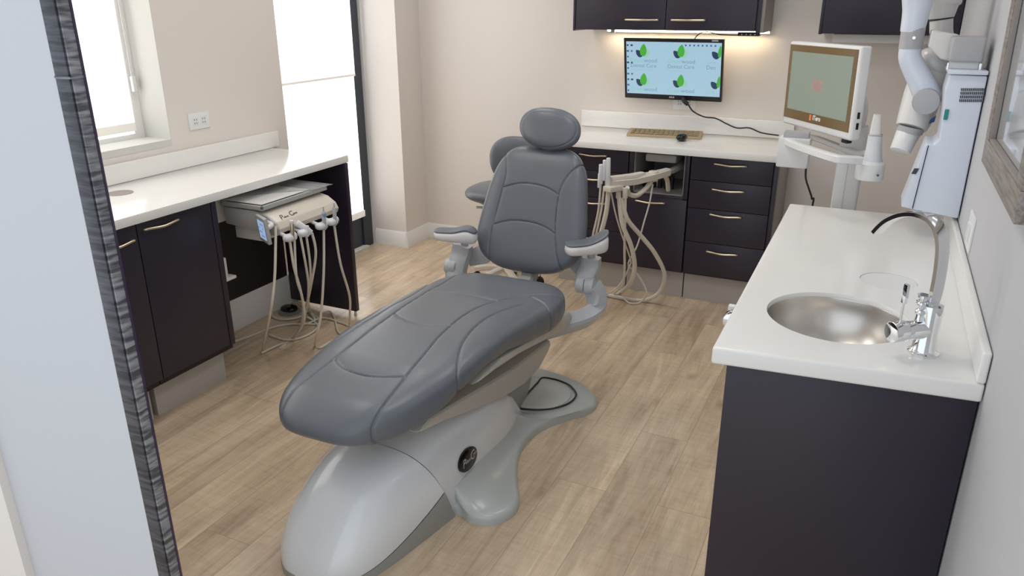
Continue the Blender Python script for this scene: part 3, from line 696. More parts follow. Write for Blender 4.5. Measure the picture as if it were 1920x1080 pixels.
def cushion(name, m, parent, v0, v1, half, cen, top, bot, place, seams, nv=300, nu=220, endp=(4, 4), n=3.0, tp=10, groove=.005, sig=.0028, puff=.0025, psig=.012, seam_side=1, dish=None):
    """closed upholstered body: stations along v, a superellipse section in (u, w); grooves where the seams run"""
    rows = []; UV = []
    def sup(a, c): x = math.cos(a) if c else math.sin(a); return math.copysign(abs(x)**(2/n), x)
    vm = (v0+v1)/2; rat = max(.1, (top(vm)-bot(vm))/2/half(vm)); NS = 4000
    tab = [(sup(2*PI*j/NS, 1), sup(2*PI*j/NS, 0)*rat) for j in range(NS+1)]; cum = [0]
    for a_, b_ in zip(tab[:-1], tab[1:]): cum.append(cum[-1]+math.hypot(a_[0]-b_[0], a_[1]-b_[1]))
    angs = np.interp(np.linspace(0, cum[-1], nu, endpoint=False), cum, np.linspace(0, 2*PI, NS+1))
    for i in range(nv+1):
        s = .5-.5*math.cos(PI*(.0015+.997*i/nv)); v = v0+(v1-v0)*s; d = abs(2*s-1); ep = endp[0] if s < .5 else endp[1]
        we = max(0, 1-d**ep)**(1/ep); te = max(0, 1-d**tp)**.5
        Wd = half(v)*we; c = cen(v); T = top(v); Bt = bot(v); mid = (T+Bt)/2; H = (T-Bt)/2*te
        for k in range(nu):
            a = float(angs[k])
            ca, sa = math.cos(a), math.sin(a)
            u = math.copysign(abs(ca)**(2/n), ca)*Wd; w = mid+math.copysign(abs(sa)**(2/n), sa)*H
            if dish and sa > 0: w += dish(u/max(Wd, 1e-4), v)*sa
            rows.append(place(c+u, v, w)); UV.append((c+u, v, 1 if sa > -.5 else 0))
    bm = bmesh.new(); V = [bm.verts.new(p) for p in rows]
    for i in range(nv):
        for k in range(nu):
            a, b = i*nu+k, i*nu+(k+1) % nu
            bm.faces.new((V[a], V[b], V[b+nu], V[a+nu]))
    bm.faces.new([V[k] for k in range(nu)][::-1]); bm.faces.new([V[nv*nu+k] for k in range(nu)])
    bmesh.ops.recalc_face_normals(bm, faces=bm.faces); bm.normal_update()
    UVa = np.array(UV); dd = np.full(len(UVa), 9.)
    for sm in seams: dd = np.minimum(dd, seg_dist(UVa[:, :2], smooth_poly(sm)))
    disp = (groove*np.exp(-(dd/sig)**2)+puff*np.exp(-(dd/psig)))*UVa[:, 2]
    nor = [v.normal.copy() for v in V]
    for i, v in enumerate(V):
        if disp[i] > 1e-5: v.co -= nor[i]*float(disp[i])
    mb = MB(); mb.bm.free(); mb.bm = bm
    return mb.build(name, m, parent, angle=70)
# seat: an arched slab, thicker and wider at the hip end
s_top = [(1.48, .530), (1.60, .562), (1.80, .586), (2.0, .594), (2.2, .594), (2.4, .584), (2.6, .566), (2.86, .545)]
s_bot = [(1.48, .428), (1.60, .414), (1.75, .428), (1.9, .462), (2.05, .478), (2.2, .462), (2.4, .422), (2.6, .395), (2.86, .400)]
s_half = [(1.48, .246), (1.7, .262), (1.95, .272), (2.2, .276), (2.4, .292), (2.55, .314), (2.7, .322), (2.86, .318)]
s_cen = [(1.48, CX), (2.9, CX)]
def rel(*p): return [(CX+a, b) for a, b in p]
seat_seams = [
    rel((-.150, 1.47), (-.155, 1.58), (-.140, 1.76), (-.150, 1.98), (-.166, 2.17), (-.192, 2.40), (-.205, 2.55), (-.225, 2.70), (-.26, 2.87)),
    rel((.150, 1.45), (.152, 1.56), (.140, 1.74), (.123, 1.87), (.087, 2.10), (.076, 2.32), (.100, 2.43), (.130, 2.52), (.19, 2.61), (.27, 2.68), (.34, 2.72)),
    rel((-.142, 1.775), (-.125, 1.749), (-.068, 1.716), (.010, 1.705), (.075, 1.718), (.139, 1.748)),
    rel((-.164, 2.135), (-.10, 2.098), (-.045, 2.084), (.02, 2.090), (.085, 2.125)),
    rel((-.190, 2.452), (-.10, 2.458), (0, 2.460), (.108, 2.450)),
    rel((.30, 1.79), (.265, 1.85), (.228, 1.92), (.190, 2.02), (.165, 2.15), (.163, 2.30), (.185, 2.41), (.205, 2.47)),
    rel((.195, 2.575), (.25, 2.55), (.30, 2.515), (.37, 2.50)),
    rel((-.30, 1.74), (-.235, 1.88), (-.218, 2.05), (-.220, 2.2), (-.232, 2.40), (-.27, 2.55), (-.34, 2.66))]
def seat_dish(u, v): return -.012*max(0, 1-abs(u)**2.2)*math.exp(-((v-2.5)/.35)**2)
cushion("seat_cushion", M["leather"], chair, 1.478, 2.865, lambda v: interp(s_half, v), lambda v: CX-.022*max(0, min(1, (1.8-v)/.3)), lambda v: interp(s_top, v), lambda v: interp(s_bot, v),
        lambda u, v, w: Vector((u, v, w)), seat_seams, endp=(3.3, 3.8), n=3.3, tp=13, dish=seat_dish, nv=460, nu=360)
# backrest and headrest in the reclined plane
B0 = Vector((-1.345, 2.945, .495)); bu = Vector((0, .37, 1)).normalized(); bn = Vector((0, -1, .37)).normalized()
b_half = [(0, .240), (.08, .262), (.16, .268), (.25, .256), (.35, .240), (.45, .224), (.54, .205), (.60, .190)]
def b_place(u, v, w): return B0+Vector((u, 0, 0))+bu*v+bn*w
back_seams = [
    [(-.158, -.01), (-.172, .1), (-.165, .22), (-.150, .34), (-.142, .44), (-.165, .52), (-.20, .58)],
    [(.215, -.01), (.165, .1), (.136, .22), (.128, .34), (.138, .42), (.170, .48), (.215, .525)],
    [(-.166, .205), (-.09, .232), (0, .238), (.08, .226), (.136, .20)],
    [(-.148, .375), (-.07, .402), (0, .406), (.07, .396), (.13, .368)]]
cushion('backrest', M['leather'], chair, .014, .582, lambda v: interp(b_half, v), lambda v: .010*v/.5, lambda v: .062-.02*max(0, v-.4)/.2, lambda v: -.055,
        b_place, back_seams, endp=(3.4, 4.4), n=2.9, tp=9, nv=340, nu=340, dish=lambda u, v: .016*abs(u)**3-.008)
HCN = B0+bu*.655+bn*.035+Vector((.036, 0, 0))
hx = Vector((1, 0, -.03)).normalized()
def h_place(u, v, w): return HCN+hx*u+bu*v+bn*w
hr = cushion('headrest', M['leather'], chair, -.094, .094, lambda v: .146, lambda v: -.008*v/.1, lambda v: .045, lambda v: -.04, h_place,
        [smooth_poly([(.135*math.cos(a), .088*math.sin(a)) for a in [PI*2*k/14 for k in range(15)]])], endp=(2.1, 2.25), n=2.3, tp=5, nv=120, nu=160, groove=.002, puff=.002, psig=.02)
MB().obox(B0+bu*.56-bn*.035, ((1, 0, 0), bu, bn), (.03, .10, .008), .003).build('headrest_stem', M['steel'], chair)
MB().obox(B0+bu*.30-bn*.062, ((1, 0, 0), bu, bn), (.15, .20, .012), .01, 3).build('back_shell', M['arm'], chair)
MB().tube([(CX, 2.74, .40), (CX, 2.88, .42), (CX, 2.99, .50), B0+bu*.2-bn*.07], .03, 12, rect=(.03, .035)).build('back_support', M['skirt'], chair)
# moulded base: nose cover with dark skirt, body, floor plate
def arch(y, w, h, t, n=3.0):
    a = PI*t; ca, sa = math.cos(a), max(0, math.sin(a))
    return Vector((CX+math.copysign(abs(ca)**(2/n), ca)*w, y, abs(sa)**(2/n)*h))
NY0, NY1 = 1.385, 1.872
def nose_w(y): u = (NY1-y)/(NY1-NY0); return .222*(1-.30*u)*max(0, 1-u**7)**.42
def nose_h(y): u = (NY1-y)/(NY1-NY0); return .30*(max(0, 1-u**1.9))**.60
def tz(frac, n=3.0): return math.asin(min(1, frac)**(n/2))/PI
# the seam plane leans: the crown of the cover ends nearer the toe than its foot
def lean(p): return Vector((p.x-.055*max(0, NY1-p.y), p.y-.40*p.z*max(0, (p.y-1.2)/.67), p.z))
def skirt_frac(y): u = (NY1-y)/(NY1-NY0); h = max(nose_h(y), .012); return min(.97, (.030+.10*max(0, 1-u*1.15)**1.6)/h)
YS = [NY0+(NY1-NY0)*(1-math.cos(PI/2*(.02+.98*k/60))) for k in range(61)]
rows = []; left = []; right = []
for y in YS:
    t0 = tz(skirt_frac(y)); rows.append([lean(arch(y, nose_w(y), nose_h(y), t0+(1-2*t0)*k/64)) for k in range(65)])
    right.append([lean(arch(y, nose_w(y)*1.012, nose_h(y), t0*k/8)) for k in range(9)]); left.append([lean(arch(y, nose_w(y)*1.012, nose_h(y), 1-t0*k/8)) for k in range(9)])
nose = MB().grid(rows); bmesh.ops.recalc_face_normals(nose.bm, faces=nose.bm.faces); nose.build('front_cover', M['shell'], chair, angle=60)
mb = MB(); mb.grid([l[::-1]+[r for r in rr] for l, rr in zip([x for x in left], [x[::-1] for x in right])] if False else right); mb.grid(left)
front = [[lean(arch(YS[0], nose_w(YS[0]), nose_h(YS[0]), k/20)) for k in range(21)]]
bmesh.ops.recalc_face_normals(mb.bm, faces=mb.bm.faces); mb.build('base_skirt', M['skirt'], chair, angle=60)
BYT = [(1.855, .296), (2.0, .300), (2.15, .298), (2.28, .286), (2.38, .256), (2.45, .205), (2.50, .13), (2.52, .05)]
ys = [1.876+(2.518-1.876)*math.sin(PI/2*k/36) for k in range(37)]
rows = []
for y in ys:
    h = interp(BYT, y); w = .216-.02*max(0, (y-2.15)/.35)**2
    rows.append([Vector((p.x, p.y-.40*p.z*max(0, 1-(y-1.876)/.45), p.z)) for p in [arch(y, w, h, k/64, 3.2) for k in range(65)]])
mb = MB(); mb.grid(rows); mb.bm.faces.new([mb.bm.verts.new(p) for p in rows[0]]); bmesh.ops.recalc_face_normals(mb.bm, faces=mb.bm.faces)
mb.build('base_body', M['shell'], chair, angle=50)
half_out = [(.0, 1.80), (.16, 1.82), (.228, 1.885), (.29, 1.862), (.36, 1.880), (.402, 1.945), (.398, 2.02), (.35, 2.11), (.305, 2.2), (.268, 2.31), (.258, 2.42), (.285, 2.53), (.34, 2.63), (.392, 2.70), (.412, 2.76), (.398, 2.83), (.34, 2.895), (.25, 2.95), (.12, 2.985), (0, 2.995)]
full = [(x, y) for x, y in half_out]+[(-x, y) for x, y in half_out[-2:0:-1]]
O = [Vector((CX+p.x, p.y, 0)) for p in catmull([(a, b, 0) for a, b in full], 6, True)]
cen_ = Vector((CX, 2.4, 0))
def inner(p): return Vector((max(CX-.19, min(CX+.19, p.x)), max(1.9, min(2.40, p.y)), 0))
rings = []
for t, z in ((0, 0), (0, .016), (.02, .026), (.05, .032), (.12, .036), (.25, .040), (.40, .047), (.55, .058), (.7, .075), (.85, .098), (1, .125)):
    rings.append([Vector((0, 0, z if not (t > .2 and p.y > 2.62) else .036+(z-.036)*max(0, (2.95-p.y)/.33)*.2))+p.lerp(inner(p), t) for p in O])
mb = MB(); mb.loft(rings, cap=True); mb.build('floor_plate', M['plate'], chair, angle=50)
ringp = [PZ(x, y, .043) for x, y in ((950, 766), (983, 768), (1012, 769), (1039, 766), (1062, 759), (1076, 749), (1080, 738), (1069, 724), (1053, 716), (1036, 711), (1017, 709), (1008, 718), (990, 737), (971, 756))]
MB().tube([p+Vector((0, 0, .002)) for p in ringp], .004, 8).build('pedal_cord', M['black'], chair)
dcx = PZ(1030, 736, .042); mb = MB(); mb.lathe((dcx.x-.05, dcx.y-.02, .036), [(.15, 0), (.148, .006), (.10, .009), (.09, .006), (.02, .006)], 48); mb.build('foot_disc', M['plate'], chair)
# lift arm and under-seat frame
poly = [(1.72, .40), (1.9, .355), (2.1, .290), (2.32, .228), (2.52, .192), (2.66, .197), (2.76, .235), (2.79, .262), (2.77, .290), (2.6, .300), (2.4, .318), (2.2, .350), (1.8, .42)]
MB().prism([(CX-.195, y, z) for y, z in poly], (.39, 0, 0), .018, 3).build('lift_arm', M['pan'], chair, angle=30)
poly = [(2.05, .20), (2.3, .22), (2.55, .20), (2.66, .17), (2.62, .10), (2.45, .035), (2.1, .035)]
MB().prism([(CX-.165, y, z) for y, z in poly], (.33, 0, 0), .012, 2).build('lift_hinge', M['skirt'], chair, angle=30)
poly = [(1.95, .475), (2.1, .465), (2.3, .440), (2.5, .402), (2.68, .368), (2.80, .352), (2.84, .38), (2.80, .42), (2.5, .44), (2.15, .49)]
MB().prism([(CX-.27, y, z) for y, z in poly], (.54, 0, 0), .012, 2).build('seat_frame', M['pan'], chair, angle=30)
# badge
bc = PX(877, 861, CX+.2108); ba = Vector((0, 1, -.04)).normalized(); bb = Vector((-.19, 0, 1)); bb = (bb-ba*bb.dot(ba)).normalized(); bnr = ba.cross(bb)
if bnr.x < 0: bnr = -bnr
bd = MB().loft([[bc+bnr*z+ba*(r*.064*math.cos(2*PI*k/40))+bb*(r*.038*math.sin(2*PI*k/40)) for k in range(40)] for r, z in ((1, -.01), (1, .003), (.95, .0045))]).build('badge', M['gloss_black'], chair)
text_mesh('lettering', 'P', .040, bc+bnr*.0050-ba*.046-bb*.014, ba, bb, M['silver_txt'], bd, shear=.35)
text_mesh('lettering', 'elton', .017, bc+bnr*.0050-ba*.025-bb*.008, ba, bb, M['silver_txt'], bd, shear=.35)
text_mesh('lettering', 'C', .044, bc+bnr*.0050+ba*.008-bb*.012, ba, bb, M['silver_txt'], bd, shear=.3)
text_mesh('lettering', 'rane', .016, bc+bnr*.0050+ba*.029-bb*.002, ba, bb, M['silver_txt'], bd, shear=.35)
# armrests
def armrest(front, rear, wid, lift, nme, h=.027, droop=0):
    f, r = Vector(front), Vector(rear); d = (r-f); dh = Vector((d.x, d.y, 0)).normalized(); sd = Vector((-dh.y, dh.x, 0)); L = d.length
    sh, pd = [], []
    for k in range(25):
        s = k/24; e = max(0, 1-abs(2*s-1)**6)**.5; c = f+d*s; zl = lift*max(0, s-.35)**2+(.022*math.exp(-((s-.22)/.22)**2) if lift < 0 else 0)
        for lst, ww, z0, z1 in ((sh, wid, -h, h*.88+zl*.95), (pd, wid*.90, h*.55+zl*.8, h*1.06+zl*.97)):
            e2 = .25+.75*e; zc_ = (z0+z1)/2; hz = (z1-z0)/2*(.35+.65*e)
            lst.append([c+sd*ww*e2*math.copysign(abs(math.cos(a))**.7, math.cos(a))+Vector((0, 0, zc_+hz*math.copysign(abs(math.sin(a))**.7, math.sin(a)))) for a in [2*PI*j/28 for j in range(28)]])
    a = MB().loft(sh).build('armrest', M['armwhite'], chair, angle=50)
    MB().loft(pd).build('arm_pad', M['leather'], a, angle=50)
armrest(PZ(1060, 468, .665), PZ(1139, 461, .668), .046, .12, 'r')
armrest(PZ(895, 447, .655), PZ(814, 437, .672), .046, -.02, 'l')
# right arm bracket
up = [PY(1109, 482, 3.02), PY(1107, 500, 3.02), PY(1098, 520, 3.0), PY(1093, 541, 2.99)]
MB().tube(up, .03, rect=(.040, .026), upv=(1, 0, 0)).build('arm_post', M['arm'], chair)
q = PY(1092, 533, 2.99); MB().cyl(q+Vector((-.022, 0, 0)), q+Vector((.016, 0, 0)), .040, .040, 36, .006).build('arm_joint', M['arm'], chair)
MB().cyl(q+Vector((.018, 0, 0)), q+Vector((.060, 0, 0)), .044, .042, 36, .010).build('arm_joint', M['arm'], chair)
MB().tube([q+Vector((.042, 0, .0)), q+Vector((.062, .01, -.045)), q+Vector((.066, .0, -.10)), q+Vector((.038, -.05, -.132)), q+Vector((-.03, -.14, -.145)), q+Vector((-.10, -.23, -.15))], .03, rect=(.040, .036), upv=(.5, -.3, .8)).build('arm_bracket', M['arm'], chair)
q2 = PY(1109, 478, 3.02); MB().cyl(q2+Vector((0, 0, -.01)), q2+Vector((0, 0, .035)), .018, .016, 20).build('arm_pivot', M['greyband'], chair)
# left arm bracket
up = [PY(868, 458, 3.0), PY(865, 475, 3.0), PY(859, 495, 2.98), PY(856, 515, 2.96), PY(858, 540, 2.92)]
MB().tube(up, .03, rect=(.044, .030), upv=(1, 0, 0)).build('arm_post', M['arm'], chair)
q = PY(848, 500, 2.97); MB().cyl(q+Vector((-.030, 0, 0)), q+Vector((.03, 0, 0)), .036, .036, 32, .008).build('arm_joint', M['arm'], chair)
q2 = PY(871, 455, 3.0); MB().cyl(q2+Vector((0, 0, -.02)), q2+Vector((0, 0, .03)), .018, .016, 20).build('arm_pivot', M['greyband'], chair)
q3 = PY(860, 452, 2.97); MB().obox(q3, ((1, 0, .3), (0, 1, 0), (-.3, 0, 1)), (.018, .012, .006), .003).build('arm_latch', M['steel'], chair)
MB().tube([q+Vector((0, .0, -.03)), q+Vector((.01, -.02, -.09)), q+Vector((.04, -.08, -.125)), q+Vector((.10, -.20, -.13))], .03, rect=(.026, .034), upv=(0, 0, 1)).build('arm_bracket', M['arm'], chair)
pts = [PY(872, 472, 3.04), PY(893, 462, 3.04), PY(915, 494, 3.04), PY(880, 500, 3.04)]
MB().prism(pts, (0, .03, 0), .006).build('back_bracket', M['arm'], chair)
pts = [PY(1062, 497, 3.06), PY(1090, 470, 3.06), PY(1104, 500, 3.06), PY(1085, 520, 3.06)]
MB().prism(pts, (0, .03, 0), .006).build('back_bracket', M['arm'], chair)

# ================================================================ stool behind the chair
sx_, sy0 = -1.945, 3.98
stool = thing('operator_stool', (sx_, sy0, 0), 'grey leather operator stool behind the dental chair', 'stool')
zs = PY(880, 358, sy0-.05).z
MB().ell((sx_, sy0, zs), (.23, .21, .054), n=2.35, nu=64, nv=30).build('seat', M['leather'], stool)
MB().cyl((sx_, sy0, zs-.075), (sx_, sy0, zs-.045), .10, .16, 40, .004).build('seat_plate', M['cream'], stool)
MB().cyl((sx_, sy0, .10), (sx_, sy0, zs-.07), .026, .026, 24).build('column', M['steel'], stool)
a = PY(893, 383, sy0-.12); MB().tube([(a.x, a.y, zs-.075), (a.x+.08, a.y+.05, zs-.08), (sx_, sy0, zs-.07)], .008, 10).build('lever', M['cream'], stool)
bc_ = PY(970, 302, sy0+.10)
MB().ell(bc_, (.172, .045, .150), ((1, .15, 0), (-.15, 1, .12), (0, -.12, 1)), n=2.3, nu=64, nv=40).build('backrest', M['leather'], stool)
MB().tube([bc_+Vector((0, .03, -.02)), bc_+Vector((-.02, .07, -.16)), (sx_+.08, sy0+.12, zs-.09), (sx_, sy0, zs-.07)], .014, 10).build('back_arm', M['steel'], stool)
for k in range(5):
    a = 2*PI*k/5+.5; e = Vector((sx_+.215*math.cos(a), sy0+.215*math.sin(a), .075))
    MB().tube([(sx_, sy0, .12), (sx_+.12*math.cos(a), sy0+.12*math.sin(a), .10), e], .018, 10, rect=(.016, .022), upv=(0, 0, 1)).build('leg', M['cream'], stool)
    c = MB(); tn = Vector((-math.sin(a), math.cos(a), 0)); w0 = Vector((e.x, e.y, .026)); c.cyl(w0-tn*.018, w0-tn*.004, .026, .026, 20, .003); c.cyl(w0+tn*.004, w0+tn*.018, .026, .026, 20, .003); c.cyl(w0, e, .006, seg=10); c.build('caster', M['black'], stool)

# ================================================================ under-counter delivery unit
dl = thing('delivery_unit', (-2.45, 2.67, .72), 'cream instrument delivery unit hanging under the left worktop with hoses', 'delivery unit')
body = [(-2.60, .792), (-2.43, .792), (-2.355, .775), (-2.312, .748), (-2.296, .720), (-2.305, .697), (-2.33, .690), (-2.60, .715)]
MB().prism([(x, 2.462, z) for x, z in body], (0, .415, 0), .006, 2).build('body', M['cream'], dl, angle=30)
MB().prism([(x+.0015*(1 if x > -2.5 else -1), 2.452, z) for x, z in body], (0, .012, 0), .003, 2).build('end_cap', M['tray'], dl)
mb = MB(); mb.box(-2.615, -2.372, 2.448, 2.895, .797, .806, .003); mb.box(-2.615, -2.605, 2.448, 2.895, .800, .818, .003); mb.box(-2.382, -2.372, 2.448, 2.895, .800, .818, .003); mb.box(-2.615, -2.372, 2.448, 2.458, .800, .818, .003); mb.box(-2.615, -2.372, 2.885, 2.895, .800, .818, .003)
mb.build('tray', M['tray'], dl)
MB().box(-2.60, -2.387, 2.463, 2.78, .8195, .8215).build('tray_mat', M['armwhite'], dl)
mb = MB(); mb.prism([(-2.622, 2.50, .822), (-2.622, 2.915, .822), (-2.36, 2.925, .818), (-2.362, 2.78, .8225)], (0, 0, .0015)); mb.build('tray_sleeve', M['clear'], dl)
fa = Vector((0, 1, 0)); fb_ = (Vector((-2.355, 0, .775))-Vector((-2.312, 0, .748))).normalized()
text_mesh('lettering', 'P', .040, Vector((-2.3165, 2.500, .7515)), fa, fb_, M['dark_txt'], dl, shear=.35)
text_mesh('lettering', 'elton', .016, Vector((-2.3195, 2.521, .7545)), fa, fb_, M['dark_txt'], dl, shear=.35)
text_mesh('lettering', 'C', .040, Vector((-2.3185, 2.562, .7535)), fa, fb_, M['dark_txt'], dl, shear=.3)
text_mesh('lettering', 'rane', .016, Vector((-2.3215, 2.583, .7560)), fa, fb_, M['dark_txt'], dl, shear=.35)
# touch screen on a bracket
c4 = [PY(480, 401, 2.37), PY(507, 419, 2.40), PY(502, 462, 2.40), PY(475, 442, 2.37)]
cc = sum(c4, Vector())/4; xa_ = ((c4[1]-c4[0])+(c4[2]-c4[3])).normalized(); ya_ = ((c4[0]-c4[3])+(c4[1]-c4[2])); ya_ = (ya_-xa_*ya_.dot(xa_)).normalized(); za_ = xa_.cross(ya_)
cc = PY(491, 431, 2.40); xa_ = Vector((.88, -.47, 0)).normalized(); ya_ = Vector((-.08, -.06, 1)); ya_ = (ya_-xa_*ya_.dot(xa_)).normalized(); za_ = xa_.cross(ya_); hw, hh = .053, .058
dsp = MB().obox(cc-za_*.008, (xa_, ya_, za_), (hw, hh, .008), .003).build('display', M['tray'], dl)
MB().obox(cc+xa_*.002+za_*.0006, (xa_, ya_, za_), (hw*.74, hh*.72, .0008)).build('screen', M['scr3'], dsp)
mb = MB()
for i in range(3):
    for j in range(4):
        if (i+j) % 3: mb.obox(cc+xa_*(-.4+.4*i)*hw+ya_*(-.45+.3*j)*hh+za_*.0016, (xa_, ya_, za_), (hw*.12, hh*.07, .0003))
mb.build('icon', M['paper'], dsp)
MB().tube([cc-za_*.014, cc-za_*.03+Vector((0, .02, .01)), (-2.40, 2.47, .755)], .012, 10).build('display_bracket', M['armwhite'], dl)
MB().box(-2.90, -2.63, 2.345, 2.74, .715, .860, .006).build('mount_box', M['cream'], dl)
MB().box(-2.70, -2.52, 2.55, 2.70, .70, .795, .006).build('support_arm', M['cream'], dl)
MB().box(-2.60, -2.44, 2.50, 2.62, .635, .690, .006).build('lower_box', M['armwhite'], dl)
# handpiece holders, handpieces and hoses
HX = -2.255
for (px, py, kind) in ((541, 446, 0), (568, 437, 1), (601, 424, 2), (621, 416, 3)):
    c = PX(px, py, HX)
    h = MB(); h.ell(c, (.022, .026, .017), n=2.4, nu=28, nv=16); h.ell(c+Vector((.004, .026, .002)), (.018, .014, .020), n=2.4, nu=24, nv=14); h.cyl(c+Vector((-.06, .01, .012)), c, .008, .010, 14); ho = h.build('holder', M['holder'], dl)
    mt = (M['champ'], M['holder'], M['greyband'], M['greyband'])[kind]
    b = c+Vector((.012, .012, -.018)); tip = b+Vector((0, .004, .085 if kind != 1 else .05))
    hp = MB().cyl(b, tip, .0085, .0095, 18, .002).build('handpiece', mt, dl)
    if kind == 0: MB().cyl(tip-Vector((0, 0, .004)), tip+Vector((0, 0, .010)), .011, .010, 20, .003).build('cap', M['armwhite'], hp)
    if kind == 2:
        MB().cyl(tip-Vector((0, 0, .026)), tip-Vector((0, 0, .010)), .0102, .0102, 20).build('grip_ring', M['blue'], hp)
    if kind in (2, 3):
        MB().tube([c+Vector((.0, .022, .016)), c+Vector((.022, .026, .0)), c+Vector((.006, .026, -.022)), c+Vector((-.016, .022, -.014))], .0022, 6).build('tie', M['black'], ho)
        MB().cyl(tip, tip+Vector((0, 0, .022)), .004, .003, 12).build('tip', M['greyband'], hp)
a = PX(556, 418, -2.29); b = PX(584, 436, -2.25); MB().cyl(a, b, .017, .012, 20, .003).build('air_syringe', M['holder'], dl)
zf = .008
def hose(pts, r=.0055, m='hose', parent=None, name='hose'): return MB().tube(pts, r, 8, 8).build(name, M[m], parent or dl)
def dn(px, py, x): return PX(px, py, x)
hose([dn(517, 424, -2.30), dn(515, 520, -2.29), dn(506, 590, -2.33), PZ(492, 655, zf)], .006)
hose([dn(543, 448, -2.255), dn(551, 500, -2.25), dn(563, 543, -2.27), dn(571, 587, -2.31), dn(566, 612, -2.38), PZ(548, 634, zf), PZ(525, 653, zf)], .006)
hose([dn(552, 448, -2.25), dn(556, 520, -2.25), dn(567, 560, -2.28), dn(567, 600, -2.36), PZ(550, 636, zf), PZ(520, 648, zf), PZ(490, 662, zf)])
hose([dn(563, 442, -2.255), dn(572, 490, -2.25), dn(578, 530, -2.29), dn(578, 562, -2.38), PZ(583, 585, .02), PZ(598, 600, zf), PZ(592, 618, zf), PZ(565, 633, zf), PZ(535, 637, zf), PZ(505, 628, zf)])
hose([dn(574, 440, -2.25), dn(582, 507, -2.27), dn(577, 560, -2.40), PZ(570, 590, .03), PZ(572, 606, zf), PZ(600, 608, zf)])
hose([dn(585, 437, -2.25), dn(592, 477, -2.25), dn(582, 540, -2.32), dn(575, 573, -2.45), PZ(572, 590, .05), PZ(585, 600, zf), PZ(597, 612, zf)], .0062)
hose([dn(607, 426, -2.25), dn(607, 507, -2.25), dn(602, 587, -2.27), dn(594, 628, -2.3), PZ(591, 648, zf), PZ(600, 652, zf), PZ(617, 642, zf), PZ(632, 635, zf)], .006)
hose([dn(626, 418, -2.25), dn(638, 493, -2.25), dn(655, 553, -2.28), dn(656, 590, -2.33), PZ(655, 612, zf)], .006)
hose([PZ(440, 640, zf), PZ(475, 628, zf), PZ(505, 616, zf), PZ(540, 608, zf), PZ(575, 607, zf), PZ(605, 596, zf), PZ(640, 605, zf), PZ(652, 610, zf)])
hose([PZ(600, 588, zf), PZ(618, 584, zf), PZ(627, 596, zf), PZ(633, 620, zf), PZ(640, 626, zf)], .005)
hose([PZ(590, 597, zf+.01), PZ(570, 575, zf), PZ(545, 566, zf), PZ(518, 577, zf), PZ(510, 592, zf), PZ(530, 599, zf), PZ(560, 595, zf), PZ(576, 582, zf), PZ(562, 566, zf+.008), PZ(540, 563, zf+.008), PZ(520, 572, zf+.01)], .0058)
# foot pedal in the coil
pc = PZ(543, 586, .0); pd_ = thing('foot_pedal', pc, 'round black foot pedal lying inside the hose coil below the left worktop', 'foot control')
MB().lathe(pc, [(.062, 0), (.062, .012), (.055, .018), (.03, .02)], 40).build('base_ring', M['clear'], pd_)
MB().ell(pc+Vector((0, 0, .024)), (.048, .04, .02), n=2.6).build('pedal', M['gloss_black'], pd_)
a = PY(418, 482, 2.37); b = PY(432, 526, 2.37)
t = thing('wall_box', ((a.x+b.x)/2, 2.36, b.z), 'small white control box fixed on the cabinet side inside the knee space', 'control box')
MB().box(a.x-.02, a.x+.018, 2.3355, 2.37, b.z+.012, a.z, .004).build('housing', M['armwhite'], t)
MB().box(a.x-.02, b.x, 2.3355, 2.41, b.z, b.z+.014, .004).build('ledge', M['armwhite'], t)

# ================================================================ assistant unit reaching out of the back cabinet
au = thing('assistant_unit', (-1.15, 3.85, .75), 'cream swing arm with suction hoses reaching out of the back cabinet niche', 'suction unit')
YA = 3.72
P1, P2 = PY(1150, 336, YA), PY(1252, 320, 4.12)
ud = (P2-P1).normalized(); sd = Vector((-ud.y, ud.x, 0)).normalized()
A0, A1, A2, A3 = PY(1142, 343, YA), PY(1185, 338, 3.86), PY(1225, 329, 4.0), PY(1252, 322, 4.12)
mb = MB(); mb.loft([[A0+sd*w_*a+Vector((0, 0, z)) for a, z in ((-1, -.018), (1, -.018), (1, .012), (.6, .02), (-.6, .02), (-1, .012))] for A0, w_ in ((A0, .030), (A0.lerp(A1, .3), .036), (A1, .036), (A2, .03), (A3, .022))]); mb.build('swing_arm', M['cream'], au, angle=30)
MB().loft([[q+sd*w_*a+Vector((0, 0, z)) for a, z in ((-1, .018), (1, .018), (.8, .032), (-.8, .032))] for q, w_ in ((A0, .026), (A1, .03), (A1.lerp(A2, .5), .02))]).build('arm_cover', M['cream'], au, angle=30)
MB().cyl(A2+Vector((0, 0, -.03)), A2+Vector((0, 0, .024)), .026, .026, 28, .003).build('pivot', M['cream'], au)
MB().tube([A3+Vector((-.005, -.01, -.004)), Vector((A3.x+.03, 4.30, A3.z)), Vector((-1.02, 4.52, A3.z))], .02, rect=(.012, .02), upv=(0, 0, 1)).build('rear_arm', M['niche'], au)
hd = PY(1133, 345, YA-.02)
MB().obox(PY(1150, 353, YA-.01), (ud, sd, (0, 0, 1)), (.05, .028, .014), .006).build('holder_bar', M['cream'], au)
for (x0, y0, y1, r) in ((1127, 308, 345, .012), (1134, 300, 338, .011), (1141, 296, 350, .012), (1125, 325, 352, .011)):
    MB().cyl(PY(x0-1, y1, YA-.02), PY(x0, y0, YA-.02), r, r*.9, 18, .003).build('valve', M['holder'], au)
for x0 in (1160, 1172): MB().cyl(PY(x0, 372, YA+.02), PY(x0, 352, YA+.02), .014, .014, 18, .002).build('connector', M['cream'], au)
def ah(pts, r, m='hose'): hose(pts, r, m, au)
yb_ = YA-.02
ah([PY(1126, 350, yb_), PY(1122, 395, yb_), PY(1112, 440, yb_), PY(1107, 470, yb_+.02), PY(1100, 540, yb_+.1)], .006)
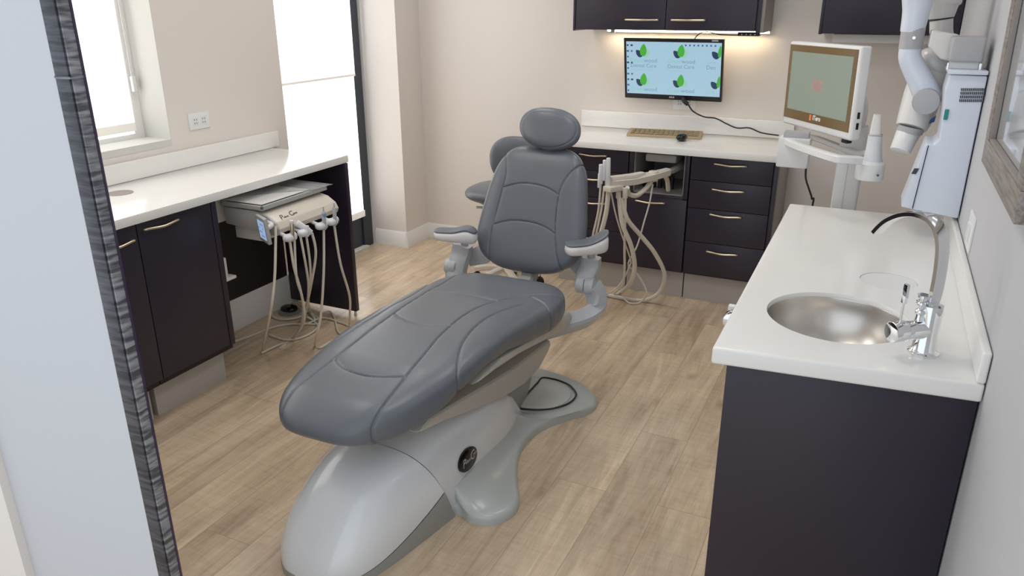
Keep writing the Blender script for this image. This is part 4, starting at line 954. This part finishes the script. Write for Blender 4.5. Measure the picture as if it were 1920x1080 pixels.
ah([PY(1133, 350, yb_), PY(1128, 390, yb_), PY(1120, 430, yb_), PY(1112, 470, yb_+.02), PY(1104, 545, yb_+.1)], .006)
ah([PY(1141, 350, yb_), PY(1137, 395, yb_), PY(1126, 440, yb_), PY(1116, 475, yb_+.02), PY(1110, 520, yb_+.06), PY(1112, 548, yb_+.2)], .013)
ah([PY(1146, 362, yb_+.02), PY(1154, 400, 3.74), PY(1166, 440, 3.78), PY(1182, 486, 3.86), PY(1180, 500, 3.88), PY(1168, 525, 3.94), PY(1150, 545, 3.97), PZ(1130, 553, .014)], .0045)
ah([PY(1161, 370, YA+.02), PY(1167, 420, 3.75), PY(1183, 460, 3.80), PY(1190, 500, 3.86), PY(1182, 530, 3.93), PZ(1160, 550, .015), PZ(1132, 552, .015), PZ(1118, 550, .015)], .013)
ah([PY(1166, 372, YA+.02), PY(1176, 410, 3.76), PY(1200, 440, 3.84), PY(1228, 475, 3.92), PY(1246, 515, 4.0), PY(1236, 548, 4.06), PZ(1205, 563, .014), PZ(1165, 558, .014), PZ(1140, 553, .014)], .012)
ah([PY(1173, 372, YA+.02), PY(1172, 420, 3.76), PY(1171, 470, 3.82), PY(1171, 510, 3.88), PY(1166, 535, 3.93), PZ(1150, 551, .02)], .007)
ah([PY(1176, 352, YA+.04), PY(1180, 364, 3.80), PY(1195, 366, 3.86), PY(1212, 352, 3.94), PY(1224, 336, 4.0), PY(1238, 326, 4.06), PY(1250, 335, 4.12), PY(1253, 356, 4.2)], .013)
ah([PY(1224, 345, 4.0), PY(1218, 380, 3.99), PY(1208, 415, 3.98), PY(1195, 460, 3.97), PY(1178, 495, 3.96), PY(1192, 510, 4.0), PY(1208, 535, 4.02), PY(1212, 552, 4.02), PZ(1200, 567, .012), PZ(1180, 568, .012), PZ(1168, 557, .02)], .0045)

# ================================================================ scanner cart
ct = thing('scanner_cart', (-.08, 3.36, 0), 'white scanner cart with tilted touch monitor behind the sink worktop', 'scanner cart')
pl_, pr_ = PY(1557, 385, 3.33), PY(1606, 385, 3.33); pxc = (pl_.x+pr_.x)/2; pw = (pr_.x-pl_.x)/2
post_o = MB().box(pxc-pw, pxc+pw, 3.33, 3.42, .06, 1.18, .012, 3).build('post', M['white'], ct)
MB().box(pxc-pw+.004, pxc-.006, 3.3275, 3.3305, .10, 1.05, .001).build('post_strip', M['paper'], post_o)
MB().box(pxc-.20, pxc+.20, 3.20, 3.62, .05, .085, .015, 3).build('base', M['white'], ct)
for dx in (-.16, .16):
    for yy in (3.25, 3.57): MB().cyl((pxc+dx-.015, yy, .027), (pxc+dx+.015, yy, .027), .027, .027, 20, .004).build('caster', M['black'], ct)
sTL, sTR, sBL, sBR = PY(1482, 78, 3.56), PY(1617, 86, 3.14), PY(1467, 229, 3.56), PY(1593, 266, 3.14)
sc = (sTL+sTR+sBL+sBR)/4; xa = ((sTR-sTL)+(sBR-sBL)).normalized(); ya = ((sTL-sBL)+(sTR-sBR)); ya = (ya-xa*ya.dot(xa)).normalized(); za = xa.cross(ya)
w, h = ((sTR-sTL).length+(sBR-sBL).length)/4, ((sTL-sBL).length+(sTR-sBR).length)/4
def ons(u, v, d=0): return sc+xa*u*w+ya*v*h+za*d
scr = MB().obox(sc-za*.022, (xa, ya, za), (w, h, .022), .010, 3).build('monitor_housing', M['white'], ct)
MB().obox(ons(-.015, .05, .0005), (xa, ya, za), (w*.955, h*.88, .001)).build('glass_front', M['bezel'], scr)
MB().obox(ons(-.015, .085, .0018), (xa, ya, za), (w*.86, h*.69, .0006)).build('screen', M['scr2'], scr)
mb = MB()
for u, v, a, b in ((-.10, .10, .11, .10), (.04, .11, .10, .09), (-.06, .0, .12, .08), (.06, -.02, .09, .06)):
    mb.loft([[ons(u, v, .0026)+xa*a*w*math.cos(2*PI*k/20)+ya*b*h*math.sin(2*PI*k/20) for k in range(20)], [ons(u, v, .0028)+xa*a*w*.96*math.cos(2*PI*k/20)+ya*b*h*.96*math.sin(2*PI*k/20) for k in range(20)]])
mb.build('scan_image', M['scr2_pink'], scr)
text_mesh('lettering', 'iTero', .026, ons(-.06, -.74, .0018), xa, ya, M['paper'], scr, bold=.0008)
MB().obox(ons(-.13, -.70, .0018), (xa, ya, za), (.006, .012, .0006)).build('logo_mark', M['orange'], scr)
MB().obox(ons(.80, -1.02, -.02), (xa, ya, za), (.018, .012, .012), .004).build('button', M['black'], scr)
mb = MB()
for v in (-.45, -.68): mb.obox(ons(1.0, v, -.022), (xa, ya, za), (.0015, .012, .005))
mb.build('side_port', M['black'], scr)
MB().obox(sc-za*.07, (xa, ya, za), (.09, .09, .03), .01).build('monitor_mount', M['white'], ct)
MB().tube([sc-za*.08, Vector((pxc, 3.39, sc.z-.05)), Vector((pxc, 3.38, 1.15))], .03, 14).build('neck', M['white'], ct)
q = PY(1606, 200, 3.25); MB().prism([q, q+Vector((.012, .01, -.055)), q+Vector((-.008, .01, -.06))], (0, .006, 0)).build('warning_tab', M['pink'], ct)
# hoop handle
H = [PY(1475, 264, 3.30), PY(1502, 276, 3.18), PY(1560, 295, 3.02), PY(1582, 299, 3.01), PY(1612, 300, 3.05)]
MB().tube(H, .016, rect=(.014, .018), upv=(0, 0, 1)).build('handle_bar', M['white'], ct)
H2 = [PY(1480, 258, 3.38), PY(1525, 258, 3.42), PY(1600, 285, 3.30), PY(1632, 286, 3.18)]
MB().tube(H2, .012, rect=(.010, .014), upv=(0, 0, 1)).build('rear_bar', M['armwhite'], ct)
a, b = PY(1462, 256, 3.30), PY(1514, 315, 3.30)
MB().box(a.x, b.x, 3.27, 3.36, b.z, a.z, .008).build('wipe_box', M['white'], ct)
MB().box(a.x+.015, b.x-.01, 3.285, 3.35, a.z-.004, a.z+.022, .004).build('box_insert', M['greyband'], ct)
ch = PY(1631, 318, 3.10)
MB().lathe((ch.x, ch.y, ch.z-.035), [(.046, 0), (.050, .006), (.050, .060), (.040, .068), (.030, .070)], 36).build('cradle', M['white'], ct)
wd = MB(); tz_ = PY(1640, 214, 3.10)
wd.loft([[Vector((ch.x+.004+(tz_.x-ch.x)*s*.6, ch.y, ch.z+.03+(tz_.z-ch.z-.03)*s))+Vector((a_*rx, b_*ry, 0)) for a_, b_ in [(math.cos(2*PI*k/24), math.sin(2*PI*k/24)) for k in range(24)]] for s, rx, ry in ((0, .036, .036), (.12, .030, .030), (.35, .026, .026), (.57, .024, .024))])
wd.build('scanner_wand', M['holder'], ct)
wd = MB(); wd.loft([[Vector((ch.x+.004+(tz_.x-ch.x)*s*.6, ch.y, ch.z+.03+(tz_.z-ch.z-.03)*s))+Vector((a_*rx, b_*ry, 0)) for a_, b_ in [(math.copysign(abs(math.cos(2*PI*k/24))**.7, math.cos(2*PI*k/24)), math.copysign(abs(math.sin(2*PI*k/24))**.7, math.sin(2*PI*k/24))) for k in range(24)]] for s, rx, ry in ((.575, .024, .024), (.59, .020, .020), (.8, .017, .017), (1.0, .013, .014))])
wd.build('wand_tip', M['armwhite'], ct)
wd = MB(); s = .572; wd.cyl(Vector((ch.x+.004+(tz_.x-ch.x)*s*.6, ch.y, ch.z+.03+(tz_.z-ch.z-.03)*s-.003)), Vector((ch.x+.004+(tz_.x-ch.x)*s*.6, ch.y, ch.z+.03+(tz_.z-ch.z-.03)*s+.003)), .0245, .0245, 28); wd.build('wand_ring', M['greyband'], ct)
mb = MB(); mb.cyl(PY(1613, 301, 3.052), PY(1613, 301, 3.046), .006, seg=14); mb.cyl(PY(1646, 329, 3.06), PY(1646, 329, 3.048), .004, seg=12); mb.build('cradle_button', M['dgrey'], ct)
o = MB().tube([PY(1511, 316, 3.32), PY(1511, 335, 3.36), PY(1517, 355, 3.40), PY(1522, 372, 3.42), PY(1521, 395, 3.44), Vector((-.27, 3.46, .3)), Vector((-.24, 3.42, .075))], .0042, 8).build('power_lead', M['black'], ct)

# ================================================================ x-ray control box on the right wall
YX = 2.80
xb = thing('xray_control_box', (.2, 2.9, 1.0), 'tall white control cabinet with vent slots on the right wall above the worktop', 'x-ray unit')
prof = [(1689, 388), (1737, 269), (1752, 271), (1761, 262), (1768, 215), (1772, 170), (1781, 140), (1857, 143), (1835, 290), (1814, 412)]
pp = [PY(x, y, YX) for x, y in prof]
pp[6].x = min(pp[6].x, .28)
for p_ in pp: p_.x = min(p_.x, XR-.004)
MB().prism(pp, (0, .17, 0), .006, 3).build('housing', M['xray'], xb, angle=30)
pd2 = [PY(1690, 386, YX-.006), PY(1710, 389, YX-.006), PY(1742, 271, YX-.006), PY(1736, 270, YX-.006)]
MB().tube([PY(1711, 391, YX-.001), PY(1741, 273, YX-.001)], .0013, 6, 0).build('door_gap', M['dgrey'], xb)
MB().prism([PY(1690, 387, YX-.007), PY(1710, 390, YX-.007), PY(1740, 273, YX-.007), PY(1735, 273, YX-.007)], (0, .008, 0), .002).build('side_door', M['xray'], xb)
sl = MB()
for r in range(4):
    for k in range(13):
        q = PY(1803+k*3.6-r*1.1, 168+r*6.9, YX-.001); sl.obox(q, ((1, 0, 0), (0, 1, 0), (-.2, 0, 1)), (.0016, .0012, .0042))
sl.build('vent_slots', M['dgrey'], xb)
MB().obox(PY(1716, 321, YX-.008), ((1, 0, 0), (0, 1, 0), (.35, 0, 1)), (.007, .010 if False else .001, .010)).build('indicator', M['dgrey'], xb)
a, b = PY(1778, 133, YX), PY(1852, 141, YX); MB().box(a.x, min(b.x, XR-.004), YX-.012, YX+.17, b.z, a.z+.004, .004).build('top_plate', M['xray'], xb)
MB().obox(PY(1774, 215, YX-.003), ((1, 0, 0), (0, 1, 0), (0, 0, 1)), (.006, .003, .016), .002).build('tab', M['teal'], xb)
a, b = PY(1787, 69, YX+.03), PY(1842, 118, YX+.03)
hdc = MB(); hdc.box(a.x, b.x, YX+.02, YX+.15, b.z, a.z, .010, 3); hdc.build('head_block', M['greyband'], xb)
MB().box(a.x+.008, b.x-.008, YX+.035, YX+.13, b.z-.02, b.z+.002, .002).build('neck_block', M['white'], xb)
mb = MB(); mb.cyl((a.x+.002, YX+.03, b.z-.022), (a.x+.002, YX+.03, b.z-.002), .004, seg=12); mb.cyl((b.x-.002, YX+.03, b.z-.022), (b.x-.002, YX+.03, b.z-.002), .006, seg=12); mb.build('screw', M['chrome'], xb)
a, b = PY(1742, 62, YX+.12), PY(1800, 112, YX+.12)
MB().prism([PY(1747, 56, YX+.16), PY(1800, 66, YX+.16), PY(1800, 118, YX+.16), PY(1765, 112, YX+.16), PY(1740, 88, YX+.16)], (0, .09, 0), .008, 3).build('arm_mount', M['armwhite'], xb)

# folded imaging arm with its cone
YR = 3.05
xr = thing('xray_machine', PY(1740, 120, YR), 'folded white imaging arm with grey collar and cone beside the control cabinet', 'x-ray arm')
def seg2(p, q, r0, r1, nme, m, seg=32): return MB().cyl(p, q, r0, r1, seg, .004).build(nme, m, xr)
MB().tube([PY(1728, -90, YR-.05), PY(1722, -20, YR-.05), PY(1718, 20, YR-.05), PY(1710, 60, YR-.05)], [.056, .050, .042, .036], 28, 10).build('upper_arm', M['xray'], xr)
MB().tube([PY(1713, 52, YR-.05), PY(1707, 91, YR-.05)], [.0365, .0365], 28, 0).build('collar', M['greyband'], xr)
q = PY(1716, 70, YR-.05)+Vector((-.004, -.0365, 0)); MB().cyl(q, q+Vector((0, -.004, 0)), .005, seg=14).build('screw', M['chrome'], xr)
MB().tube([PY(1707, 90, YR-.05), PY(1706, 108, YR-.05), PY(1714, 128, YR-.05), PY(1728, 155, YR-.05), PY(1741, 185, YR-.05), PY(1744, 194, YR-.05)], [.0345, .035, .037, .040, .043, .044], 28, 8).build('elbow', M['xray'], xr)
dc = PY(1738, 189, YR-.08); MB().cyl(dc+Vector((0, .05, 0)), dc+Vector((-.004, -.035, .0)), .043, .042, 36, .004).build('joint_cap', M['greyband'], xr)
MB().tube([PY(1768, -80, YR+.1), PY(1769, -10, YR+.1), PY(1766, 12, YR+.1), PY(1765, 34, YR+.1)], [.062, .062, .058, .048, .038], 28, 8).build('second_arm', M['armwhite'], xr)
MB().tube([PY(1765, 34, YR+.1), PY(1765, 37, YR+.1)], .0375, 28, 0).build('ring_gap', M['black'], xr)
MB().tube([PY(1765, 37, YR+.1), PY(1765, 60, YR+.1), PY(1768, 80, YR+.1)], .036, 28, 6).build('swivel', M['armwhite'], xr)
MB().ell(PY(1752, 118, YR+.06), (.062, .07, .048), ((1, 0, -.4), (0, 1, 0), (.4, 0, 1)), n=2.3).build('tube_head', M['armwhite'], xr)
MB().tube([PY(1752, 120, YR+.06), PY(1735, 165, YR+.04), PY(1720, 210, YR+.02), PY(1708, 240, YR)], [.056, .060, .062, .060, .056, .050], 32, 8).build('head_body', M['armwhite'], xr)
MB().tube([PY(1709, 237, YR), PY(1705, 248, YR)], .043, 32, 0).build('cone_ring', M['greyband'], xr)
MB().cyl(PY(1704, 247, YR), PY(1687, 284, YR-.03), .040, .034, 36, .002).build('cone', M['white'], xr)
q = PY(1741, 228, YR-.02); MB().prism([q, q+Vector((.020, 0, .022)), q+Vector((.018, 0, .0)), q+Vector((-.012, 0, -.016))], (0, .006, 0)).build('tab', M['navytab'], xr)
